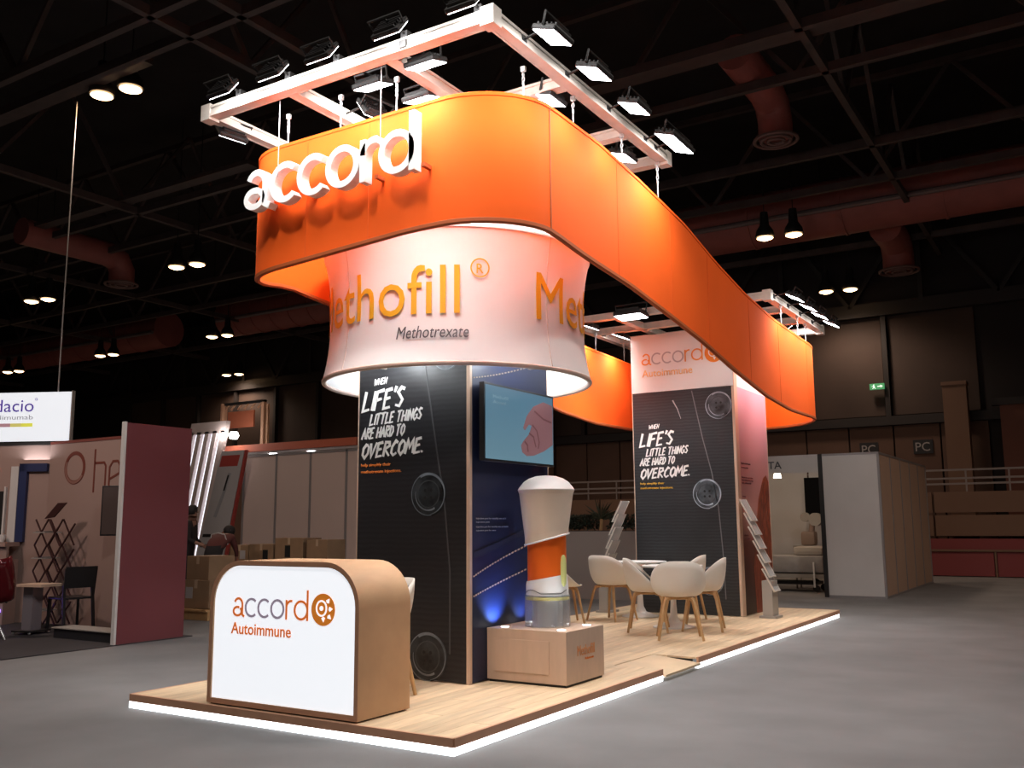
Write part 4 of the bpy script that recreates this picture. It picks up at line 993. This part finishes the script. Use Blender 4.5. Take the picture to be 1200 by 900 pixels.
obj('red_label', prism(B(), [(.05, 2.75), (.65, 2.75), (.65, 3.0), (.05, 3.0)], lambda a, b, c: f3(a, b, c+.05), .004), MATS['red_edge'], bp_)
bm = B(); stroke(bm, [(.30, 1.6), (.42, 2.2), (.45, 2.6)], .10, lambda a, b, c: f3(a, b, c+.05), .004); obj('pictured_pen', bm, T_dim, bp_)
bm = B(); stroke(bm, [(.40, 2.2), (.43, 2.55)], .05, lambda a, b, c: f3(a, b, c+.055), .004); obj('pictured_mark', bm, T_blk, bp_)
for z in (1.15, .92): obj('pictured_bar', prism(B(), [(.05, z), (.4, z), (.4, z+.07), (.05, z+.07)], lambda a, b, c: f3(a, b, c+.05), .005), T_blk, bp_)
lt = thing('open_light_frame', 'timber-toned open frame with a dark truss top above the slatted wall', 'frame', (-18.1, 15.6, 0))
M_tim = mat('timber_tone', (.45, .25, .15), .7)
for x in (0, 1.35): obj('frame_post', bx(x, x+.09, 0, .09, 3.3, 4.35), M_tim, lt)
obj('frame_panel', bx(.1, 1.0, .1, .14, 3.75, 4.15), mat('rust_panel', (.33, .09, .04), .7), lt)
obj('frame_rail', bx(0, 1.44, 0, .09, 4.3, 4.36), M_black, lt)
for i in range(6): obj('frame_brace', bar(B(), (.05+i*.23, .04, 4.18), (.2+i*.23, .04, 4.32), .03, .03), M_tim, lt)
obj('frame_post', bx(.3, .36, -.3, -.24, 0, 4.3), M_tim, lt); obj('frame_post', bx(1.2, 1.26, .3, .36, 0, 4.3), M_tim, lt)

# ------------------------------------------------------------ boxes
def carton(x, y, z, sx, sy, sz, rz, lab, mark=None):
    t = thing('cardboard_box', lab, 'box', (x, y, z), rz, group='cardboard boxes behind the counter')
    obj('carton', bx(-sx/2, sx/2, -sy/2, sy/2, 0, sz, bev=.006), M_card, t)
    obj('tape_strip', bx(-.03, .03, -sy/2-.002, sy/2+.002, sz-.12, sz+.002), M_tape, t)
    if mark: obj('label_sheet', bx(mark[0], mark[0]+.14, -sy/2-.004, -sy/2, sz*.35, sz*.75), T_lgrey if mark[1] else T_blk, t)
    return t
carton(-14.92, 13.5, 0, .9, .6, .60, .05, 'lower carton of the left box pile'); carton(-14.72, 13.5, .6, .5, .5, .42, .05, 'upper carton at the left of the row', (.02, 1))
carton(-14.1, 13.5, 0, .7, .6, .60, 0, 'lower carton second from the left'); carton(-14.1, 13.5, .6, .66, .5, .44, 0, 'upper carton with a small dark mark', (.05, 0))
carton(-13.35, 13.5, 0, .76, .6, .60, 0, 'lower carton third from the left'); carton(-13.35, 13.5, .6, .74, .5, .56, 0, 'tallest upper carton in the row', (-.1, 0))
carton(-12.6, 13.5, 0, .62, .6, .60, 0, 'lower carton at the right end'); carton(-12.62, 13.5, .6, .52, .5, .53, 0, 'upper carton at the right end of the row', None)
carton(-11.86, 10.1, .16, .55, .55, .42, .1, 'big carton on a pallet beside the pink panel', (-.2, 1)); carton(-11.86, 10.12, .58, .5, .5, .36, 0, 'carton on top of the pallet pile by the pink panel')
carton(-11.42, 10.95, 0, .6, .5, .45, 0, 'low carton behind the pallet pile')
t = thing('pallet', 'wooden pallet under the cartons beside the pink panel', 'pallet', (-11.86, 10.1, 0))
for i in range(5): obj('slat', bx(-.42, .42, -.4+i*.17, -.28+i*.17, .13, .155), M_leg, t)
for y in (-.36, 0, .3): obj('bearer', bx(-.42, .42, y, y+.08, 0, .13), M_leg, t)

# ------------------------------------------------------------ people
def person(lab, J, edges, radii, skin_m, loc, rz, hair_m, top_m, trouser_idx):
    pass
def figure(lab, loc, rz, pose, top_m, leg_m, hair_m):
    t = thing('person', lab, 'person', loc, rz)
    names_ = list(pose); me = bpy.data.meshes.new('body')
    E_ = [('pelvis', 'waist'), ('waist', 'chest'), ('chest', 'neck'), ('neck', 'head0'), ('head0', 'head1'), ('chest', 'shl'), ('shl', 'ell'), ('ell', 'wrl'), ('wrl', 'hal'), ('chest', 'shr'), ('shr', 'elr'), ('elr', 'wrr'), ('wrr', 'har'),
          ('pelvis', 'hil'), ('hil', 'knl'), ('knl', 'anl'), ('anl', 'tol'), ('pelvis', 'hir'), ('hir', 'knr'), ('knr', 'anr'), ('anr', 'tor')]
    rad = dict(pelvis=.15, waist=.135, chest=.175, neck=.055, head0=.075, head1=.085, shl=.085, shr=.085, ell=.045, elr=.045, wrl=.03, wrr=.03, hal=.035, har=.035, hil=.095, hir=.095, knl=.06, knr=.06, anl=.045, anr=.045, tol=.04, tor=.04)
    me.from_pydata([pose[n] for n in names_], [(names_.index(a), names_.index(b)) for a, b in E_], [])
    o = bpy.data.objects.new('body', me); C.objects.link(o); o.parent = t
    md = o.modifiers.new('sk', 'SKIN'); sv = me.skin_vertices[0].data
    for i, n in enumerate(names_): sv[i].radius = (rad[n],)*2
    sv[names_.index('pelvis')].use_root = True
    sb = o.modifiers.new('sub', 'SUBSURF'); sb.levels = 2; sb.render_levels = 2
    dg = bpy.context.evaluated_depsgraph_get(); me2 = bpy.data.meshes.new_from_object(o.evaluated_get(dg))
    o.modifiers.clear(); o.data = me2
    for m_ in (top_m, leg_m, mat('skin_tone', (.32, .17, .12), .6), M_black): me2.materials.append(m_)
    V = {n: Vector(pose[n]) for n in names_}
    reg = [(V['neck'], 2), (V['head0'], 2), (V['head1'], 2), (V['wrl'], 2), (V['wrr'], 2), (V['hal'], 2), (V['har'], 2), (V['chest'], 0), (V['waist'], 0), (V['shl'], 0), (V['shr'], 0), (V['ell'], 0), (V['elr'], 0), (V['pelvis'], 1), (V['hil'], 1), (V['hir'], 1), (V['knl'], 1), (V['knr'], 1), (V['anl'], 1), (V['anr'], 1), (V['tol'], 3), (V['tor'], 3)]
    for p_ in me2.polygons:
        p_.use_smooth = True; c = p_.center; p_.material_index = min(reg, key=lambda q_: (q_[0]-c).length)[1]
    hd = (V['head1']-V['head0']).normalized(); hc = V['head1']+hd*.01
    bm = B(); bmesh.ops.create_icosphere(bm, subdivisions=3, radius=.112, matrix=Matrix.Translation(hc+Vector((0, -.02, .0)))); 
    for v in [v for v in bm.verts if (v.co-hc).y > .045 and (v.co-hc).z < .05]: v.co.y = hc.y+.045
    obj('hair', bm, hair_m, t, smooth=True)
    f0 = hc+Vector((0, .085, -.03)); bm = B(); bmesh.ops.create_icosphere(bm, subdivisions=1, radius=.014, matrix=Matrix.Translation(f0)); obj('nose', bm, MATS['skin_tone'], t)
    for sd, w1_, h1_ in ((1, 'wrl', 'hal'), (-1, 'wrr', 'har')):
        d_ = (V[h1_]-V[w1_]).normalized(); s_ = d_.cross(Vector((0, 1, .2))).normalized(); bm = B()
        for q_ in range(4): tube(bm, [V[h1_]+s_*(.018*(q_-1.5)), V[h1_]+s_*(.02*(q_-1.5))+d_*(.075+.01*(q_ in (1, 2))), V[h1_]+s_*(.02*(q_-1.5))+d_*.10+Vector((0, .01, -.01))], .008, 6, r1=.006)
        tube(bm, [V[h1_]-d_*.02+s_*.03*sd, V[h1_]+d_*.03+s_*.055*sd], .009, 6, r1=.007)
        obj('fingers', bm, MATS['skin_tone'], t, smooth=True)
    return t
stand = dict(pelvis=(0, 0, .95), waist=(0, 0, 1.1), chest=(0, .03, 1.33), neck=(0, .05, 1.50), head0=(0, .07, 1.60), head1=(0, .08, 1.68), shl=(.18, .03, 1.42), ell=(.24, .10, 1.15), wrl=(.18, .32, 1.05), hal=(.15, .38, 1.03), shr=(-.18, .03, 1.42), elr=(-.24, .05, 1.15), wrr=(-.20, .26, 1.0), har=(-.18, .32, .98),
             hil=(.09, 0, .90), knl=(.11, .03, .48), anl=(.12, 0, .08), tol=(.13, .15, .04), hir=(-.09, 0, .90), knr=(-.11, .03, .48), anr=(-.12, 0, .08), tor=(-.13, .15, .04))
bend = dict(pelvis=(0, 0, .92), waist=(0, .10, 1.03), chest=(0, .34, 1.16), neck=(0, .50, 1.22), head0=(0, .58, 1.26), head1=(0, .65, 1.30), shl=(.18, .40, 1.17), ell=(.24, .48, .93), wrl=(.20, .58, .74), hal=(.18, .60, .68), shr=(-.18, .40, 1.17), elr=(-.26, .48, .93), wrr=(-.22, .58, .74), har=(-.20, .60, .68),
            hil=(.10, 0, .88), knl=(.13, .06, .47), anl=(.13, -.05, .08), tol=(.14, .10, .04), hir=(-.10, 0, .88), knr=(-.13, .06, .47), anr=(-.13, -.05, .08), tor=(-.14, .10, .04))
M_dk = mat('dark_cloth', (.018, .016, .018), .9); M_mar = mat('maroon_cloth', (.10, .028, .025), .9); M_hair = mat('dark_hair', (.012, .010, .010), .7)
figure('person in dark clothes standing at the slanted white wall', (-14.72, 12.0, 0), R(-60), stand, M_dk, M_dk, M_hair)
pB = figure('person in a maroon top bending over the boxes, seen from behind', (-13.98, 11.95, 0), R(22), bend, M_mar, M_dk, M_hair)
bm = B(); tube(bm, [(-.19, .22, 1.05), (-.13, .20, 1.24), (0, .19, 1.27), (.13, .20, 1.24), (.19, .22, 1.05)], .012, 6); obj('shirt_stripe', bm, T_lgrey, pB)

# ------------------------------------------------------------ left neighbouring booth
M_he = mat('booth_wall_beige', (.36, .245, .21), .8, noise=.03, nscale=1); M_redp = mat('dark_pink_panel', (.15, .032, .038), .75)
rp_ = thing('pink_panel', 'tall dark pink end panel of the neighbouring stand', 'panel', (-10.07, 7.17, 0)); obj('panel_face', bx(-.02, .03, .03, 1.0, 0, 2.65), M_redp, rp_); obj('panel_edge', bx(-.025, .035, 0, .03, 0, 2.66), M_shellw, rp_)
hw = thing('name_wall', 'beige stand wall with a red ring logo and thin letters, beside the pink panel', 'wall', (-11.7, 8.3, 0))
obj('wall_face', bx(-1.66, 1.42, 0, .05, 0, 2.62), M_he, hw); obj('top_trim', bx(-1.66, 1.42, -.01, .06, 2.62, 2.66), mat('rust_trim', (.20, .05, .035), .6), hw)
fh = fr_y(0, -.001, 0)
e1 = arc(-1.03, 2.25, .225, .215, 0, 360, 30)[:-1]
bm = B(); stroke(bm, e1, .055, fh, .004, closed=True); obj('logo_ring', bm, T_rust, hw); 
bm = B(); stroke(bm, arc(-1.03, 2.24, .215, .205, 150, 330, 18), .035, fh, .003, .004); obj('logo_ring', bm, flat('logo_pale', (.28, .14, .11)), hw)
bm = B(); stroke(bm, [(-.56, 2.50), (-.56, 1.88)], .034, fh, .004); stroke(bm, [(-.56, 2.30), (-.34, 2.30), (-.30, 2.25), (-.30, 1.88)], .034, fh, .004); obj('lettering', bm, T_rust, hw)
bm = B(); stroke(bm, [(-.20, 2.06), (.02, 2.14), (.02, 2.25), (-.03, 2.31), (-.14, 2.31), (-.21, 2.23), (-.21, 1.97), (-.14, 1.89), (.02, 1.89)], .034, fh, .004); obj('lettering', bm, T_rust, hw)
sc = thing('angled_screen', 'dark-edged screen standing off the beige name wall', 'screen', (-11.62, 8.05, 1.62), R(24)); obj('screen_panel', bx(-.03, .42, -.03, .01, -.35, .33, bev=.004), M_bplast, sc); obj('screen_glass', bx(-.01, .40, -.034, -.03, -.33, .31), mat('screen_dull', (.10, .075, .07), .25), sc); obj('wall_bracket', bx(.0, .12, .01, .24, -.1, .1), M_black, sc)
lwb = thing('booth_back_wall', 'pale back wall of the left stand with a navy frame and bar shelf', 'wall', (-14.863, 7.227, 0), R(27))
obj('wall_face', bx(-2.2, 1.84, .3, .35, 0, 2.62), M_he, lwb); obj('wall_trim', bx(-2.2, 1.84, .28, .36, 2.62, 2.66), M_black, lwb)
M_navy = mat('navy_frame', (.02, .03, .10), .5)
obj('navy_post', bx(1.37, 1.49, .24, .3, 1.18, 2.34), M_navy, lwb); obj('navy_beam', bx(1.37, 1.80, .24, .3, 2.22, 2.34), M_navy, lwb)
obj('pilaster', bx(1.23, 1.35, .26, .3, 1.18, 2.3), M_shellw, lwb); obj('dark_picture', bx(.6, 1.14, .27, .3, 1.27, 1.93), M_black, lwb); obj('picture_edge', bx(1.14, 1.17, .26, .3, 1.2, 2.0), M_shellw, lwb)
l = bpy.data.lights.new('niche_glow', 'AREA'); l.energy = 3; l.color = (.95, .95, 1); l.size = .4
lo = bpy.data.objects.new('niche_glow', l); C.objects.link(lo); lo.parent = lwb; lo.location = (1.6, .18, 2.40); lo.rotation_euler = (R(180), 0, 0)
cb = thing('bar_counter', 'beige bar counter with an open niche at the far left', 'counter', (-14.97, 7.164, 0), R(27))
obj('counter_top', bx(-1.5, 1.58, -.1, .25, 1.12, 1.18), M_he, cb); obj('counter_front', bx(-1.5, 1.58, -.05, .0, .93, 1.12), M_he, cb); obj('counter_leg', bx(1.2, 1.58, -.05, .25, 0, .93), M_he, cb); obj('counter_back', bx(-1.5, 1.2, .2, .25, 0, .93), mat('niche_brown', (.20, .12, .10), .8), cb)
obj('counter_base', bx(-1.5, 1.2, -.05, .2, 0, .32), M_he, cb)
obj('neon_strip', bx(-1.5, 1.55, -.07, -.05, .19, .23), mat('violet_neon', (.3, .2, 1), .5, emit=(.22, .15, 1), estr=4), cb, label='violet glowing strip')
l = bpy.data.lights.new('neon_glow', 'AREA'); l.energy = 5; l.color = (.3, .2, 1); l.shape = 'RECTANGLE'; l.size = 2.4; l.size_y = .05
lo = bpy.data.objects.new('neon_glow', l); C.objects.link(lo); lo.parent = cb; lo.location = (-.2, -.1, .21); lo.rotation_euler = (R(60), 0, 0)
for x, nm, lab, prof in ((-14.12, 'bowl', 'dark bowl of sweets on the bar counter', [(.04, 0), (.11, .05), (.12, .09)]), (-13.86, 'cup', 'pale cup on the bar counter', [(.04, 0), (.06, .06), (.065, .11)])):
    bm = B(); lathe(bm, prof, 16); o = obj(nm, bm, M_sgrey if nm == 'bowl' else M_white, None, smooth=True, loc=(x, 7.92 if nm == 'cup' else 7.79, 1.18)); tag(o, lab, nm)
lb = thing('lit_name_box', 'large glowing white name box hanging over the left stand', 'light box', (-15.90, 8.914, 2.84), R(27))
obj('box_face', bx(-2.0, 1.27, 0, .06, 0, .84), mat('lit_box_white', (.85, .87, .9), .5, emit=(.78, .85, .92), estr=.75), lb); obj('box_trim', bx(1.27, 1.29, -.01, .07, -.02, .86), M_sgrey, lb)
obj('box_trim', bx(-2, 1.29, 0, .07, -.03, 0), M_black, lb)
E3 = mat('lit_print_purple', (.09, .05, .35), .5, emit=(.10, .06, .35), estr=.5); E4 = mat('lit_print_grey', (.35, .35, .38), .5, emit=(.3, .3, .33), estr=.5)
text('lettering', 'idacio', fr_y(-.17, -.001, .51), .77, .225, E3, lb); text('lettering', 'adalimumab', fr_y(-.24, -.001, .375), .84, .085, E4, lb)
bm = B(); stroke(bm, arc(.64, .72, .018, .018, 0, 360, 12)[:-1], .008, fr_y(0, -.001, 0), .003, closed=True); obj('lettering', bm, E3, lb)
for i, c in enumerate(((.08, .06, .35), (.10, .05, .35), (.16, .06, .30), (.40, .22, .25), (.60, .55, .15), (.72, .72, .08))):
    obj('colour_bar', bx(-.60+i*.20, -.40+i*.20, -.004, 0, .25, .31), mat('bar_%d' % i, c, .5, emit=c, estr=.6), lb)
obj('hanging_rod', tube(B(), [(-1.5, .03, .84), (-1.5, .03, 6.1)], .012, 6), M_steel, lb); obj('hanging_rod', tube(B(), [(1.0, .03, .84), (1.0, .03, 6.1)], .012, 6), M_steel, lb)
# black chair
bc = thing('stacking_chair', 'black plastic stacking chair before the beige name wall', 'chair', (-11.88, 7.80, .012), R(82))
obj('seat', bx(-.21, .21, -.21, .21, .43, .46, bev=.008), M_bplast, bc)
bm = B(); prism(bm, [(-.20, .58), (.20, .58), (.21, .86), (-.21, .86)], lambda a, b, c: Vector((a, -.20-(b-.46)*.16-c, b)), .02); obj('backrest', bm, M_bplast, bc)
for sx in (-1, 1):
    obj('leg', bar(B(), (sx*.19, -.19, .62), (sx*.20, -.28, 0), .035, .03), M_bplast, bc); obj('leg', bar(B(), (sx*.19, .18, .45), (sx*.20, .20, 0), .035, .03), M_bplast, bc)
    obj('back_upright', bar(B(), (sx*.195, -.205, .44), (sx*.20, -.26, .84), .03, .03), M_bplast, bc)
# red shell chair, partly out of frame
rc = thing('red_shell_chair', 'glossy dark red pierced shell chair cut by the left edge', 'chair', (-11.97, 6.78, 0.012), R(60))
M_rs = mat('gloss_dark_red', (.13, .010, .014), .12)
bm = B(); rows = []
for j in range(11):
    u = j/10; y = .24-.42*u if u < .5 else .03-.26*(u-.5)*2; z = .44-.02*math.sin(u*6) if u < .5 else .44+.54*((u-.5)*2)**1.2
    w_ = .25-.06*max(0, (u-.7)/.3)**2
    rows.append([bm.verts.new((w_*math.sin(v_*1.2)/math.sin(1.2), y+.10*(v_*v_)*(u), z+.05*v_*v_)) for v_ in [-1+i/5 for i in range(11)]])
for A, D in zip(rows, rows[1:]):
    for k in range(10):
        if not (k in (2, 4, 6, 8) and False): bm.faces.new((A[k], A[k+1], D[k+1], D[k]))
o = obj('seat_shell', bm, M_rs, rc, smooth=True); md = o.modifiers.new('s', 'SOLIDIFY'); md.thickness = .014
bm = B()
for j in range(3, 10):
    for i in range(-3, 4):
        u = j/10
        if u < .5: continue
        z = .44+.54*((u-.5)*2)**1.2; y = .03-.26*(u-.5)*2
        tube(bm, [(i*.055, y+.012+.10*(i/4.5)**2*u, z), (i*.055, y+.020+.10*(i/4.5)**2*u, z)], .014, 8)
obj('piercing', bm, M_black, rc, kind='stuff')
for a in (0, 90, 180, 270): obj('leg', tube(B(), [(0, 0, .38), (.25*math.cos(R(a+45)), .25*math.sin(R(a+45)), .0)], .012, 6), M_steel, rc)
obj('hub', tube(B(), [(0, 0, .36), (0, 0, .44)], .05, 10), M_steel, rc)
# small table
st = thing('acrylic_table', 'small glass-like side table between the red and black chairs', 'table', (-12.02, 7.42, 0.012), R(10))
obj('tabletop', bx(-.20, .24, -.17, .17, .61, .645), M_plinth, st); obj('column', bx(-.17, .0, -.08, .08, .05, .61), mat('column_glassy', (.35, .32, .36), .15, metal=.5), st)
obj('foot', bx(-.24, .08, -.17, .17, .03, .05), M_black, st)
for x in (-.22, .06):
    for y in (-.15, .15): bm = B(); bmesh.ops.create_icosphere(bm, subdivisions=2, radius=.02, matrix=Matrix.Translation((x, y, .02))); obj('castor', bm, M_steel, st)
# scissor rack
rk = thing('scissor_rack', 'folding scissor brochure rack of dark red bars by the name wall', 'brochure rack', (-12.66, 7.98, 0.012))
M_bar = mat('rack_dark_red', (.045, .014, .012), .5)
for k in range(4):
    z = .05+.36*k
    for y in (-.13, .13):
        for ox_ in (-.0, .30):
            pass
    for y in (-.1, .12):
        obj('scissor_bar', bar(B(), (-.27, y, z+.0), (.03, y, z+.36), .015, .02), M_bar, rk); obj('scissor_bar', bar(B(), (.03, y, z), (-.27, y, z+.36), .015, .02), M_bar, rk)
        obj('scissor_bar', bar(B(), (.03, y+.01, z+.0), (.31, y+.01, z+.30), .015, .02), M_bar, rk); obj('scissor_bar', bar(B(), (.31, y+.01, z), (.03, y+.01, z+.36), .015, .02), M_bar, rk)
    obj('tray', bx(-.30, -.02, -.12, .14, z+.17, z+.185), M_sgrey, rk)
    obj('leaflet', bx(-.26, -.06, -.10, .10, z+.185, z+.197), mat('leaflet_grey', (.20, .17, .16), .7), rk)
obj('top_tray', prism(B(), [(-.20, 1.50), (.02, 1.52), (.30, 1.72), (.10, 1.72)], lambda a, b, c: Vector((a, -.02+c*1, b)), .02), M_bar, rk)
pd_ = thing('step_podium', 'low black podium at the foot of the pink panel', 'podium', (-11.0, 7.42, 0)); obj('podium_body', bx(-.40, .86, -.14, .14, .012, .13), M_bplast, pd_); obj('podium_top', bx(-.43, .86, -.16, .16, .13, .142), M_sgrey, pd_)
# unseen lamp added to brighten the neighbouring stand
l = bpy.data.lights.new('neighbour_lamp', 'SPOT'); l.energy = 210; l.color = (1, .78, .70); l.spot_size = R(140); l.shadow_soft_size = .2
nl = thing('added_lamp', 'unseen lamp added to light the neighbouring stand', 'lamp', (-12.5, 4.8, 4.5)); bm = B(); lathe(bm, [(.05, .15), (.08, 0)], 12); obj('lamp_can', bm, M_black, nl); obj('drop_rod', tube(B(), [(0, 0, .15), (0, 0, 4.45)], .01, 6), M_black, nl)
lo = bpy.data.objects.new('neighbour_lamp', l); C.objects.link(lo); lo.parent = nl; lo.location = (0, 0, -.05); lo.rotation_euler = (R(40), 0, 0)
